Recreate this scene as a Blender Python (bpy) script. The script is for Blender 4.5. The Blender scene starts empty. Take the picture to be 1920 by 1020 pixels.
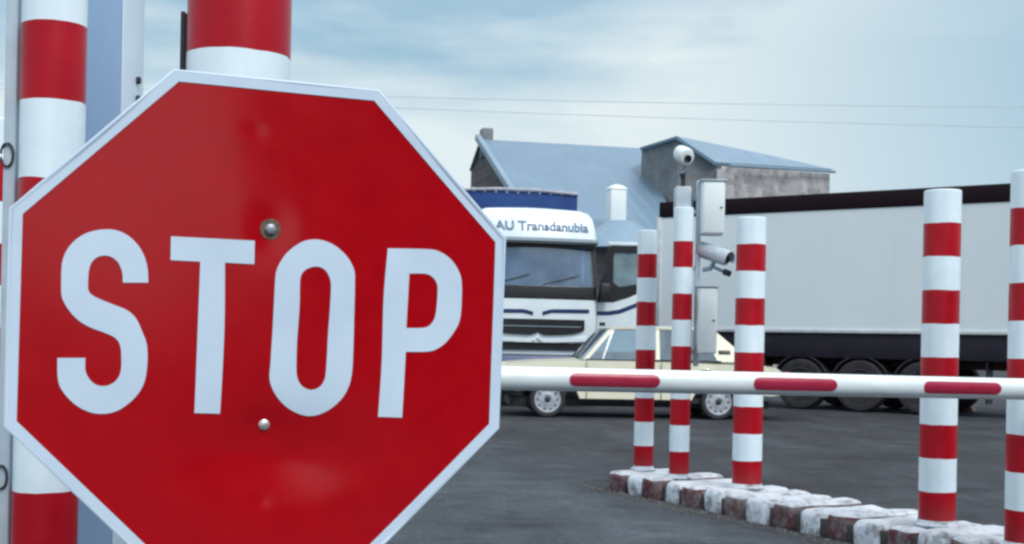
import bpy, bmesh, math, random
from mathutils import Vector, Matrix, noise
C = bpy.context
sc = C.scene
col = sc.collection
R = math.radians
random.seed(4)

# ---------------------------------------------------------------- camera
F = 2300.0                     # focal length in pixels of the 1920 wide frame
EYE = 1.2
cam_d = bpy.data.cameras.new('camera')
cam = bpy.data.objects.new('camera', cam_d); col.objects.link(cam)
cam_d.sensor_fit = 'HORIZONTAL'; cam_d.sensor_width = 36.0
cam_d.lens = 36.0 * F / 1920.0
cam_d.shift_y = 132.0 / 1920.0
cam_d.clip_start = 0.05; cam_d.clip_end = 5000
cam.location = (0, 0, EYE)
cam.rotation_euler = (Matrix.Rotation(R(90), 3, 'X') @ Matrix.Rotation(0.0192, 3, 'Z')).to_euler()
sc.camera = cam
cam_d.dof.use_dof = True; cam_d.dof.focus_distance = 3.2; cam_d.dof.aperture_fstop = 13.0

# ---------------------------------------------------------------- light
SUN_EL, SUN_AZ = R(46), R(148)       # azimuth measured from +Y clockwise: behind, to the right of the camera
w = bpy.data.worlds.new('World'); sc.world = w; w.use_nodes = True
nt = w.node_tree; nt.nodes.clear()
def N(tree, typ, **kw):
    n = tree.nodes.new(typ)
    for k, v in kw.items():
        if k in n.inputs: n.inputs[k].default_value = v
        else: setattr(n, k, v)
    return n
def L(tree, a, b): tree.links.new(a, b)
def Mth(tree, op, a, b=None, clamp=False):
    n = tree.nodes.new('ShaderNodeMath'); n.operation = op; n.use_clamp = clamp
    for i, x in enumerate((a, b)):
        if x is None: continue
        if hasattr(x, 'links'): tree.links.new(x, n.inputs[i])
        else: n.inputs[i].default_value = x
    return n.outputs[0]
def Ramp(tree, fac, stops, interp='LINEAR'):
    n = tree.nodes.new('ShaderNodeValToRGB'); n.color_ramp.interpolation = interp
    el = n.color_ramp.elements
    while len(el) < len(stops): el.new(0.5)
    for e, (p, c) in zip(el, stops):
        e.position = p; e.color = (*c, 1) if len(c) == 3 else c
    tree.links.new(fac, n.inputs[0]); return n.outputs[0]
def Mix(tree, fac, a, b, mode='MIX'):
    n = tree.nodes.new('ShaderNodeMix'); n.data_type = 'RGBA'; n.blend_type = mode
    for i, x in ((0, fac), (6, a), (7, b)):
        if hasattr(x, 'links'): tree.links.new(x, n.inputs[i])
        elif isinstance(x, (int, float)): n.inputs[i].default_value = x
        else: n.inputs[i].default_value = (*x, 1)
    return n.outputs[2]
sky = N(nt, 'ShaderNodeTexSky', sky_type='NISHITA', sun_disc=False, sun_elevation=SUN_EL,
        sun_rotation=SUN_AZ, air_density=1.0, dust_density=1.5)
tc = N(nt, 'ShaderNodeTexCoord')
sep = N(nt, 'ShaderNodeSeparateXYZ'); L(nt, tc.outputs['Generated'], sep.inputs[0])
mp = N(nt, 'ShaderNodeMapping'); mp.inputs['Scale'].default_value = (1.6, 1.6, 7.0)
L(nt, tc.outputs['Generated'], mp.inputs[0])
ns = N(nt, 'ShaderNodeTexNoise', Scale=2.2, Detail=5.0, Roughness=0.5, Distortion=0.4); L(nt, mp.outputs[0], ns.inputs['Vector'])
ns2 = N(nt, 'ShaderNodeTexNoise', Scale=6.0, Detail=4.0, Roughness=0.55); L(nt, mp.outputs[0], ns2.inputs['Vector'])
nz = Mth(nt, 'MULTIPLY', Mth(nt, 'SUBTRACT', ns.outputs[0], 0.5), 0.15)
nz = Mth(nt, 'ADD', nz, Mth(nt, 'MULTIPLY', Mth(nt, 'SUBTRACT', ns2.outputs[0], 0.5), 0.10))
# bright bank of cloud low over the horizon, fading towards the right and overhead
x_r = Mth(nt, 'SUBTRACT', sep.outputs[0], 0.02)
lift = Mth(nt, 'MULTIPLY', Mth(nt, 'MAXIMUM', x_r, 0.0), 0.55)          # cloud edge climbs towards the right
e1 = Mth(nt, 'SUBTRACT', Mth(nt, 'ADD', Mth(nt, 'ADD', 0.265, lift), nz), sep.outputs[2])
bank = Mth(nt, 'MULTIPLY', e1, 9.0, True)
fall = Mth(nt, 'SUBTRACT', 1.0, Mth(nt, 'MULTIPLY', Mth(nt, 'SUBTRACT', sep.outputs[0], 0.12), 3.0), True)
fall = Mth(nt, 'MAXIMUM', fall, Mth(nt, 'MULTIPLY', sep.outputs[1], -1.0, True))
bank = Mth(nt, 'MULTIPLY', bank, fall)
bank = Mth(nt, 'ADD', bank, Mth(nt, 'MULTIPLY', nz, 0.8), True)
base_c = Ramp(nt, Mth(nt, 'ADD', sep.outputs[2], nz), [(0.0, (0.44, 0.63, 0.77)), (0.22, (0.34, 0.55, 0.70)), (0.45, (0.62, 0.76, 0.90)), (0.7, (1.25, 1.38, 1.48)), (1.0, (1.7, 1.8, 1.9))])
bank = Mth(nt, 'MULTIPLY', bank, Mth(nt, 'MULTIPLY', Mth(nt, 'SUBTRACT', 0.6, sep.outputs[2]), 5.0, True))
cl = Mix(nt, bank, base_c, (0.80, 0.90, 0.925))
SKY_S = 0.1
scl = N(nt, 'ShaderNodeVectorMath', operation='SCALE'); L(nt, cl, scl.inputs[0]); scl.inputs['Scale'].default_value = 1.0 / SKY_S
fin = Mix(nt, 0.93, sky.outputs[0], scl.outputs[0])
bg = N(nt, 'ShaderNodeBackground', Strength=SKY_S); L(nt, fin, bg.inputs[0])
wo = N(nt, 'ShaderNodeOutputWorld'); L(nt, bg.outputs[0], wo.inputs[0])
sun_d = bpy.data.lights.new('sun', 'SUN'); sun_d.energy = 2.0; sun_d.angle = R(24); sun_d.color = (1.0, 0.98, 0.95)
sun = bpy.data.objects.new('sun', sun_d); col.objects.link(sun)
sd = Vector((math.sin(SUN_AZ) * math.cos(SUN_EL), math.cos(SUN_AZ) * math.cos(SUN_EL), math.sin(SUN_EL)))
sun.rotation_euler = sd.to_track_quat('Z', 'Y').to_euler(); sun.location = sd * 50

sc.view_settings.view_transform = 'Standard'; sc.view_settings.look = 'None'
sc.view_settings.exposure = 0.0; sc.view_settings.gamma = 1.0
sc.render.engine = 'CYCLES'
sc.cycles.use_denoising = True
sc.cycles.pixel_filter_type = 'GAUSSIAN'; sc.cycles.filter_width = 2.9    # the photograph is soft all over
sc.cycles.max_bounces = 8; sc.cycles.transparent_max_bounces = 16

# ---------------------------------------------------------------- materials
def mat(name, c1, c2=None, rough=0.5, metal=0.0, scale=6.0, detail=6.0, bump=0.0, bscale=None, spec=0.5, coat=0.0,
        stretch=(1, 1, 1), lo=0.35, hi=0.65, rvar=0.0):
    m = bpy.data.materials.new(name); m.use_nodes = True; t = m.node_tree
    p = t.nodes['Principled BSDF']
    p.inputs['Roughness'].default_value = rough; p.inputs['Metallic'].default_value = metal
    p.inputs['Specular IOR Level'].default_value = spec; p.inputs['Coat Weight'].default_value = coat
    p.inputs['Coat Roughness'].default_value = 0.08
    if c2 is None: c2 = tuple(min(1, x * 0.88) for x in c1)
    g = N(t, 'ShaderNodeTexCoord'); mpp = N(t, 'ShaderNodeMapping'); mpp.inputs['Scale'].default_value = stretch
    L(t, g.outputs['Object'], mpp.inputs[0])
    n = N(t, 'ShaderNodeTexNoise', Scale=scale, Detail=detail, Roughness=0.62); L(t, mpp.outputs[0], n.inputs['Vector'])
    L(t, Ramp(t, n.outputs[0], [(lo, c2), (hi, c1)]), p.inputs['Base Color'])
    if rvar:
        L(t, Mth(t, 'ADD', rough - rvar / 2, Mth(t, 'MULTIPLY', n.outputs[0], rvar)), p.inputs['Roughness'])
    if bump:
        b = N(t, 'ShaderNodeBump', Strength=bump, Distance=0.02)
        n2 = N(t, 'ShaderNodeTexNoise', Scale=bscale or scale * 4, Detail=5.0); L(t, mpp.outputs[0], n2.inputs['Vector'])
        L(t, n2.outputs[0], b.inputs['Height']); L(t, b.outputs[0], p.inputs['Normal'])
    return m

M = {}
M['sign_red'] = mat('sign_red_paint', (0.43, 0.0008, 0.006), (0.39, 0.0005, 0.005), rough=0.16, spec=0.42, scale=14, rvar=0.12, bump=0.010, bscale=5.0)
M['sign_white'] = mat('sign_white_film', (0.62, 0.75, 0.89), (0.56, 0.69, 0.84), rough=0.42, scale=5)
M['galv'] = mat('galvanised_steel', (0.40, 0.45, 0.50), (0.27, 0.31, 0.35), rough=0.45, metal=0.5, scale=18)
M['rust'] = mat('rusty_bolt', (0.22, 0.16, 0.12), (0.09, 0.07, 0.06), rough=0.7, metal=0.3, scale=60, bump=0.4)
M['bolt'] = mat('bright_bolt', (0.75, 0.72, 0.72), (0.5, 0.46, 0.46), rough=0.3, metal=0.6, scale=60)
M['dark'] = mat('dark_steel', (0.035, 0.035, 0.045), (0.015, 0.015, 0.02), rough=0.6, scale=12)
M['black'] = mat('black_plastic', (0.012, 0.013, 0.018), (0.008, 0.008, 0.01), rough=0.4, scale=10)
M['arm_white'] = mat('barrier_white_paint', (0.78, 0.84, 0.86), (0.66, 0.73, 0.76), rough=0.32, scale=5, stretch=(1, 4, 4))
M['arm_red'] = mat('red_reflector_film', (0.68, 0.05, 0.13), (0.60, 0.04, 0.105), rough=0.25, spec=0.8, scale=12)
M['blue_col'] = mat('pale_blue_paint', (0.27, 0.41, 0.60), (0.23, 0.36, 0.54), rough=0.45, scale=3, stretch=(1, 1, .3))
M['pale_pole'] = mat('pale_grey_paint', (0.50, 0.58, 0.66), (0.40, 0.48, 0.55), rough=0.45, scale=8)
M['box_white'] = mat('white_cabinet', (0.80, 0.86, 0.87), (0.72, 0.79, 0.80), rough=0.4, scale=8)
M['cam_white'] = mat('camera_housing_white', (0.50, 0.56, 0.62), (0.40, 0.46, 0.52), rough=0.4, scale=14)
M['cam_blue'] = mat('camera_bracket_blue_grey', (0.30, 0.38, 0.48), (0.22, 0.29, 0.38), rough=0.45, scale=14)
M['lens'] = mat('lens_glass', (0.004, 0.005, 0.01), (0.003, 0.003, 0.006), rough=0.06, spec=0.8)
M['truck_white'] = mat('truck_white_paint', (0.74, 0.82, 0.87), (0.66, 0.75, 0.81), rough=0.25, scale=2, coat=0.3, stretch=(1, 1, .4))
M['truck_grey'] = mat('truck_grey_trim', (0.25, 0.31, 0.36), (0.20, 0.25, 0.30), rough=0.45, scale=5)
M['navy'] = mat('navy_stripe', (0.012, 0.03, 0.12), (0.01, 0.022, 0.09), rough=0.35, scale=5)
M['tarp'] = mat('blue_tarpaulin', (0.018, 0.062, 0.22), (0.012, 0.042, 0.16), spec=0.2, rough=0.6, scale=1.6, bump=0.35, bscale=2.2)
M['tarp_edge'] = mat('tarp_cord', (0.45, 0.45, 0.5), (0.3, 0.3, 0.36), rough=0.6, scale=9)
M['trailer'] = mat('trailer_grey_panel', (0.70, 0.775, 0.81), (0.665, 0.745, 0.785), rough=0.35, scale=0.8, stretch=(1, 1, .5), coat=0.15)
M['trailer_frame'] = mat('trailer_white_rail', (0.66, 0.70, 0.72), (0.5, 0.54, 0.56), rough=0.45, scale=4)
M['trailer_black'] = mat('trailer_black_band', (0.014, 0.006, 0.010), (0.009, 0.004, 0.007), rough=0.7, scale=2, spec=0.15)
M['skirt'] = mat('trailer_dark_rail', (0.026, 0.022, 0.036), (0.017, 0.015, 0.025), rough=0.7, scale=2, spec=0.2)
M['chassis'] = mat('trailer_rusty_chassis', (0.05, 0.018, 0.018), (0.02, 0.012, 0.014), rough=0.75, scale=5)
M['rubber'] = mat('tyre_rubber', (0.035, 0.036, 0.042), (0.02, 0.02, 0.025), rough=0.8, scale=14, bump=0.3)
M['dusty_rubber'] = mat('dusty_tyre_rubber', (0.040, 0.037, 0.044), (0.018, 0.017, 0.022), rough=0.85, scale=8, bump=0.3)
M['rim'] = mat('wheel_rim_silver', (0.50, 0.54, 0.60), (0.36, 0.39, 0.44), rough=0.4, metal=0.1, scale=12)
M['car'] = mat('cream_car_paint', (0.80, 0.78, 0.62), (0.74, 0.72, 0.56), rough=0.22, coat=0.5, scale=1.5)
M['chrome'] = mat('chrome', (0.7, 0.72, 0.75), (0.55, 0.57, 0.6), rough=0.15, metal=1.0)
M['seat'] = mat('seat_cloth', (0.10, 0.13, 0.16), (0.06, 0.08, 0.10), rough=0.9, scale=12)
M['curtain'] = mat('cab_curtain', (0.35, 0.38, 0.45), (0.2, 0.23, 0.3), rough=0.9, scale=4, stretch=(8, 1, 1))
M['lamp'] = mat('headlamp_glass', (0.6, 0.65, 0.68), (0.4, 0.45, 0.48), rough=0.1, spec=0.8)
M['amber'] = mat('amber_lamp', (0.7, 0.25, 0.03), (0.6, 0.2, 0.02), rough=0.2)
M['redlamp'] = mat('red_lamp', (0.4, 0.01, 0.01), (0.3, 0.01, 0.01), rough=0.2)
M['cable'] = mat('power_cable', (0.52, 0.60, 0.64), (0.48, 0.56, 0.60), rough=0.7)
M['text_blue'] = mat('faded_blue_lettering', (0.10, 0.18, 0.30), (0.07, 0.13, 0.22), rough=0.5)
M['roofmetal'] = None

def glass(name, tint, gloss=0.2, rough=0.05, refl_paint=0.0, refl_col=(0.35, 0.48, 0.52)):
    m = bpy.data.materials.new(name); m.use_nodes = True; t = m.node_tree; t.nodes.clear()
    tr = N(t, 'ShaderNodeBsdfTransparent'); tr.inputs[0].default_value = (*tint, 1)
    gl = N(t, 'ShaderNodeBsdfGlossy', Roughness=rough); gl.inputs[0].default_value = (0.8, 0.9, 1, 1)
    g = N(t, 'ShaderNodeTexCoord'); n = N(t, 'ShaderNodeTexNoise', Scale=2.0, Detail=3.0); L(t, g.outputs['Object'], n.inputs['Vector'])
    fr = N(t, 'ShaderNodeFresnel', IOR=1.5)
    f = Mth(t, 'ADD', fr.outputs[0], Mth(t, 'MULTIPLY', n.outputs[0], gloss), True)
    mx = N(t, 'ShaderNodeMixShader'); L(t, f, mx.inputs[0]); L(t, tr.outputs[0], mx.inputs[1]); L(t, gl.outputs[0], mx.inputs[2])
    df = N(t, 'ShaderNodeBsdfDiffuse'); df.inputs[0].default_value = (*refl_col, 1)  # patchy diffuse tone paints the reflected sky into the pane colour
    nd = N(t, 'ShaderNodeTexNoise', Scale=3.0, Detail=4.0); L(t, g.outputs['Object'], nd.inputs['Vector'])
    m2 = N(t, 'ShaderNodeMixShader'); L(t, Mth(t, 'MULTIPLY', nd.outputs[0], refl_paint * 2, True), m2.inputs[0]); L(t, mx.outputs[0], m2.inputs[1]); L(t, df.outputs[0], m2.inputs[2])
    o = N(t, 'ShaderNodeOutputMaterial'); L(t, m2.outputs[0], o.inputs[0]); return m
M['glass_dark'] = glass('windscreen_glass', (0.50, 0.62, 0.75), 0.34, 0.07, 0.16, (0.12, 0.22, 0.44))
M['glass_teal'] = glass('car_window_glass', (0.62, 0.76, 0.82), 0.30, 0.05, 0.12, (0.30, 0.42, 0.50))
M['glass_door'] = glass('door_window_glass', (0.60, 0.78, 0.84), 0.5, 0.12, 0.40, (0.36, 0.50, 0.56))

def post_mat():
    m = bpy.data.materials.new('red_and_white_post_paint'); m.use_nodes = True; t = m.node_tree
    p = t.nodes['Principled BSDF']; g = N(t, 'ShaderNodeTexCoord'); s = N(t, 'ShaderNodeSeparateXYZ'); L(t, g.outputs['Object'], s.inputs[0])
    n = N(t, 'ShaderNodeTexNoise', Scale=9.0, Detail=2.0); L(t, g.outputs['Object'], n.inputs['Vector'])
    z = Mth(t, 'ADD', s.outputs[2], Mth(t, 'MULTIPLY', Mth(t, 'SUBTRACT', n.outputs[0], 0.5), 0.012))
    k = Mth(t, 'FLOOR', Mth(t, 'MINIMUM', Mth(t, 'DIVIDE', z, 0.198), 9.5))
    odd = Mth(t, 'FLOORED_MODULO', k, 2.0)
    n2 = N(t, 'ShaderNodeTexNoise', Scale=5.0, Detail=7.0, Roughness=0.65); L(t, g.outputs['Object'], n2.inputs['Vector'])
    red = Ramp(t, n2.outputs[0], [(0.3, (0.34, 0.002, 0.010)), (0.7, (0.46, 0.006, 0.018))])
    wht = Ramp(t, n2.outputs[0], [(0.3, (0.68, 0.81, 0.89)), (0.7, (0.80, 0.90, 0.95))])
    c = Mix(t, odd, red, wht)
    n3 = N(t, 'ShaderNodeTexNoise', Scale=30.0, Detail=6.0, Roughness=0.7); L(t, g.outputs['Object'], n3.inputs['Vector'])
    chip = Ramp(t, n3.outputs[0], [(0.70, (0, 0, 0)), (0.74, (1, 1, 1))])
    c = Mix(t, Mth(t, 'MULTIPLY', chip, 0.6), c, (0.20, 0.17, 0.17))
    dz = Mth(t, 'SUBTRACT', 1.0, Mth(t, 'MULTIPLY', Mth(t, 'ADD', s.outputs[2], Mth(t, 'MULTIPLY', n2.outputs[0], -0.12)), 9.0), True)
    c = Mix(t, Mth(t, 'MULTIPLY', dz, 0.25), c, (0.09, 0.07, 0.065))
    mps = N(t, 'ShaderNodeMapping'); mps.inputs['Scale'].default_value = (22, 22, 1.1); L(t, g.outputs['Object'], mps.inputs[0])
    ns_ = N(t, 'ShaderNodeTexNoise', Scale=1.0, Detail=4.0); L(t, mps.outputs[0], ns_.inputs['Vector'])
    c = Mix(t, 0.18, c, Ramp(t, ns_.outputs[0], [(0.35, (0.72, 0.72, 0.74)), (0.6, (1.05, 1.05, 1.05))]), 'MULTIPLY')
    L(t, c, p.inputs['Base Color']); p.inputs['Roughness'].default_value = 0.3; p.inputs['Specular IOR Level'].default_value = 0.22
    b = N(t, 'ShaderNodeBump', Strength=0.12, Distance=0.01); L(t, n2.outputs[0], b.inputs['Height']); L(t, b.outputs[0], p.inputs['Normal'])
    return m
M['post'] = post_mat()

def kerb_mat(name, paint):
    m = bpy.data.materials.new(name); m.use_nodes = True; t = m.node_tree
    p = t.nodes['Principled BSDF']; g = N(t, 'ShaderNodeTexCoord'); oi = N(t, 'ShaderNodeObjectInfo')
    ad = N(t, 'ShaderNodeVectorMath', operation='ADD'); L(t, g.outputs['Object'], ad.inputs[0])
    cb = N(t, 'ShaderNodeCombineXYZ'); L(t, Mth(t, 'MULTIPLY', oi.outputs['Random'], 40.0), cb.inputs[0]); L(t, cb.outputs[0], ad.inputs[1])
    s = N(t, 'ShaderNodeSeparateXYZ'); L(t, g.outputs['Object'], s.inputs[0])
    geo = N(t, 'ShaderNodeSeparateXYZ'); L(t, g.outputs['Normal'], geo.inputs[0])
    n = N(t, 'ShaderNodeTexNoise', Scale=11.0, Detail=7.0, Roughness=0.68); L(t, ad.outputs[0], n.inputs['Vector'])
    n2 = N(t, 'ShaderNodeTexNoise', Scale=45.0, Detail=5.0); L(t, ad.outputs[0], n2.inputs['Vector'])
    con = Ramp(t, n2.outputs[0], [(0.3, (0.10, 0.095, 0.10)), (0.7, (0.24, 0.24, 0.25))])
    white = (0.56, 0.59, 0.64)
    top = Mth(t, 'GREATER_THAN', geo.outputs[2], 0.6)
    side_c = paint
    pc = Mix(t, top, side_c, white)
    wear = Ramp(t, Mth(t, 'ADD', n.outputs[0], Mth(t, 'MULTIPLY', top, -0.06)), [(0.47 if paint[1] > .3 else 0.40, (0, 0, 0)), (0.62 if paint[1] > .3 else 0.60, (1, 1, 1))])
    L(t, Mix(t, Mth(t, 'MULTIPLY', wear, 0.85), pc, con), p.inputs['Base Color']); p.inputs['Roughness'].default_value = 0.75
    b = N(t, 'ShaderNodeBump', Strength=0.6, Distance=0.02); L(t, n.outputs[0], b.inputs['Height']); L(t, b.outputs[0], p.inputs['Normal'])
    return m
M['kerb_white'] = kerb_mat('worn_white_kerb_paint', (0.62, 0.68, 0.76))
M['kerb_red'] = kerb_mat('worn_red_kerb_paint', (0.085, 0.012, 0.018))

def asphalt():
    m = bpy.data.materials.new('worn_asphalt'); m.use_nodes = True; t = m.node_tree
    p = t.nodes['Principled BSDF']; g = N(t, 'ShaderNodeTexCoord')
    a = N(t, 'ShaderNodeTexNoise', Scale=0.35, Detail=5.0, Roughness=0.55); L(t, g.outputs['Object'], a.inputs['Vector'])
    mp2 = N(t, 'ShaderNodeMapping'); mp2.inputs['Rotation'].default_value = (0, 0, R(-26)); mp2.inputs['Scale'].default_value = (1.6, .35, 1)
    L(t, g.outputs['Object'], mp2.inputs[0])
    b = N(t, 'ShaderNodeTexNoise', Scale=1.6, Detail=6.0, Roughness=0.6); L(t, mp2.outputs[0], b.inputs['Vector'])
    f = N(t, 'ShaderNodeTexNoise', Scale=55.0, Detail=6.0, Roughness=0.75); L(t, g.outputs['Object'], f.inputs['Vector'])
    s = Mth(t, 'ADD', Mth(t, 'MULTIPLY', a.outputs[0], 0.5), Mth(t, 'MULTIPLY', b.outputs[0], 0.5))
    c = Ramp(t, s, [(0.36, (0.027, 0.026, 0.032)), (0.52, (0.041, 0.044, 0.051)), (0.66, (0.058, 0.067, 0.078))])
    # the lane on the camera's side of the kerb row is paler and dustier
    sp = N(t, 'ShaderNodeSeparateXYZ'); L(t, g.outputs['Object'], sp.inputs[0])
    d = Mth(t, 'ADD', Mth(t, 'ADD', Mth(t, 'MULTIPLY', sp.outputs[0], 0.896), Mth(t, 'MULTIPLY', sp.outputs[1], 0.444)), -5.2)
    d = Mth(t, 'ADD', d, Mth(t, 'MULTIPLY', Mth(t, 'SUBTRACT', a.outputs[0], 0.5), 3.0))
    lane = Mth(t, 'SUBTRACT', 1.0, Mth(t, 'MULTIPLY', Mth(t, 'ADD', d, 0.6), 0.55), True)
    c = Mix(t, Mth(t, 'MULTIPLY', lane, 0.75), c, Ramp(t, s, [(0.38, (0.050, 0.062, 0.072)), (0.62, (0.080, 0.098, 0.115))]))
    c = Mix(t, 0.5, c, Ramp(t, f.outputs[0], [(0.3, (0.3, 0.3, 0.3)), (0.7, (0.72, 0.72, 0.72))]), 'OVERLAY')
    sp3 = N(t, 'ShaderNodeMapping'); sp3.inputs['Scale'].default_value = (.9, 1.7, 1); sp3.inputs['Rotation'].default_value = (0, 0, R(-6)); L(t, g.outputs['Object'], sp3.inputs[0])
    st_ = N(t, 'ShaderNodeTexNoise', Scale=1.1, Detail=8.0, Roughness=0.7, Distortion=0.6); L(t, sp3.outputs[0], st_.inputs['Vector'])
    c = Mix(t, 0.75, c, Ramp(t, st_.outputs[0], [(0.36, (0.50, 0.48, 0.52)), (0.47, (0.95, 0.95, 0.95)), (0.55, (1.0, 1.0, 1.0)), (0.64, (1.5, 1.5, 1.46))]), 'MULTIPLY')
    ag = N(t, 'ShaderNodeTexVoronoi', Scale=38.0); L(t, g.outputs['Object'], ag.inputs['Vector'])
    c = Mix(t, 0.6, c, Ramp(t, ag.outputs['Color'], [(0.1, (0.7, 0.7, 0.72)), (0.85, (1.15, 1.15, 1.15)), (1.0, (2.0, 1.95, 1.85))]), 'MULTIPLY')
    v = N(t, 'ShaderNodeTexVoronoi', feature='DISTANCE_TO_EDGE', Scale=0.45); wv = N(t, 'ShaderNodeVectorMath', operation='ADD')
    L(t, g.outputs['Object'], wv.inputs[0]); nn = N(t, 'ShaderNodeTexNoise', Scale=1.2, Detail=6.0, Roughness=0.7); L(t, g.outputs['Object'], nn.inputs['Vector'])
    sv = N(t, 'ShaderNodeVectorMath', operation='SCALE'); L(t, nn.outputs['Color'], sv.inputs[0]); sv.inputs['Scale'].default_value = 1.2
    L(t, sv.outputs[0], wv.inputs[1]); L(t, wv.outputs[0], v.inputs['Vector'])
    cr = Ramp(t, v.outputs[0], [(0.0, (1, 1, 1)), (0.012, (0, 0, 0))])
    c = Mix(t, Mth(t, 'MULTIPLY', cr, 0.22), c, (0.03, 0.03, 0.035))
    L(t, c, p.inputs['Base Color']); p.inputs['Roughness'].default_value = 0.85; p.inputs['Specular IOR Level'].default_value = 0.2
    bp = N(t, 'ShaderNodeBump', Strength=0.5, Distance=0.01); L(t, f.outputs[0], bp.inputs['Height']); L(t, bp.outputs[0], p.inputs['Normal'])
    return m
M['asphalt'] = asphalt()

def stone_mat(name, c1, c2, mortar, scale=1.0):
    m = bpy.data.materials.new(name); m.use_nodes = True; t = m.node_tree
    p = t.nodes['Principled BSDF']; g = N(t, 'ShaderNodeTexCoord')
    mp2 = N(t, 'ShaderNodeMapping'); mp2.inputs['Rotation'].default_value = (R(90), 0, R(0)); L(t, g.outputs['Object'], mp2.inputs[0])
    # brick courses run along the wall: x+y against z
    s = N(t, 'ShaderNodeSeparateXYZ'); L(t, g.outputs['Object'], s.inputs[0]); cb = N(t, 'ShaderNodeCombineXYZ')
    L(t, Mth(t, 'ADD', s.outputs[0], s.outputs[1]), cb.inputs[0]); L(t, s.outputs[2], cb.inputs[1])
    b = N(t, 'ShaderNodeTexBrick', Scale=scale); b.inputs['Color1'].default_value = (*c1, 1); b.inputs['Color2'].default_value = (*c2, 1)
    b.inputs['Mortar'].default_value = (*mortar, 1); b.inputs['Mortar Size'].default_value = 0.02; b.inputs['Brick Width'].default_value = 0.6; b.inputs['Row Height'].default_value = 0.3
    L(t, cb.outputs[0], b.inputs['Vector'])
    n = N(t, 'ShaderNodeTexNoise', Scale=1.3, Detail=7.0, Roughness=0.65); L(t, g.outputs['Object'], n.inputs['Vector'])
    c = Mix(t, 0.8, b.outputs[0], Ramp(t, n.outputs[0], [(0.3, (0.55, 0.52, 0.50)), (0.7, (1.25, 1.2, 1.2))]), 'MULTIPLY')
    L(t, c, p.inputs['Base Color']); p.inputs['Roughness'].default_value = 0.85
    bp = N(t, 'ShaderNodeBump', Strength=0.5, Distance=0.03); L(t, b.outputs['Fac'], bp.inputs['Height']); bp.invert = True
    L(t, bp.outputs[0], p.inputs['Normal']); return m
M['stone_dark'] = stone_mat('dark_stone_gable', (0.105, 0.105, 0.115), (0.075, 0.078, 0.09), (0.15, 0.15, 0.15))
M['stone_grey'] = stone_mat('grey_render_gable', (0.20, 0.225, 0.24), (0.18, 0.205, 0.22), (0.22, 0.24, 0.25))
M['stone_pale'] = stone_mat('pale_weathered_stone', (0.50, 0.50, 0.51), (0.30, 0.30, 0.31), (0.46, 0.47, 0.49))
M['stone_brown'] = stone_mat('brown_grey_brick', (0.23, 0.21, 0.22), (0.17, 0.16, 0.17), (0.28, 0.27, 0.28))
def roof_mat(name, c1, c2, direction):
    m = bpy.data.materials.new(name); m.use_nodes = True; t = m.node_tree
    p = t.nodes['Principled BSDF']; g = N(t, 'ShaderNodeTexCoord')
    d = N(t, 'ShaderNodeVectorMath', operation='DOT_PRODUCT'); L(t, g.outputs['Object'], d.inputs[0]); d.inputs[1].default_value = direction
    w_ = Mth(t, 'SINE', Mth(t, 'MULTIPLY', d.outputs['Value'], 12.0))
    n = N(t, 'ShaderNodeTexNoise', Scale=0.7, Detail=6.0, Roughness=0.6); L(t, g.outputs['Object'], n.inputs['Vector'])
    c = Ramp(t, n.outputs[0], [(0.35, c2), (0.65, c1)])
    seam = Mth(t, 'LESS_THAN', w_, -0.9)
    c = Mix(t, Mth(t, 'MULTIPLY', seam, 0.07), c, (0.08, 0.12, 0.17))
    L(t, c, p.inputs['Base Color']); p.inputs['Roughness'].default_value = 0.5; p.inputs['Metallic'].default_value = 0.2
    bp = N(t, 'ShaderNodeBump', Strength=0.22, Distance=0.03); L(t, w_, bp.inputs['Height']); L(t, bp.outputs[0], p.inputs['Normal']); return m
M['roof_blue'] = roof_mat('blue_grey_sheet_roof', (0.165, 0.255, 0.345), (0.145, 0.225, 0.31), (0.966, 0.259, 0))
M['roof_pale'] = roof_mat('pale_blue_sheet_roof', (0.22, 0.32, 0.41), (0.19, 0.28, 0.37), (0.8, 0.4, 0))

M['windscreen_dark'] = mat('dark_windscreen', (0.05, 0.07, 0.085), (0.03, 0.045, 0.06), rough=0.12)
M['bumper_blue'] = mat('blue_grey_bumper', (0.14, 0.17, 0.30), (0.10, 0.12, 0.22), rough=0.4)
M['dirt'] = mat('dark_dirty_mortar', (0.07, 0.065, 0.065), (0.035, 0.033, 0.035), rough=0.95, scale=20, bump=0.5)
M['grit'] = mat('grey_grit', (0.16, 0.155, 0.15), (0.06, 0.06, 0.058), rough=0.95, scale=30)
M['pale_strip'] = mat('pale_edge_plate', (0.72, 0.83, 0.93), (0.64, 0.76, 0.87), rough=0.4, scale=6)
M['chock'] = mat('wooden_chock', (0.38, 0.24, 0.20), (0.25, 0.15, 0.13), rough=0.85, scale=12)

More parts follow.
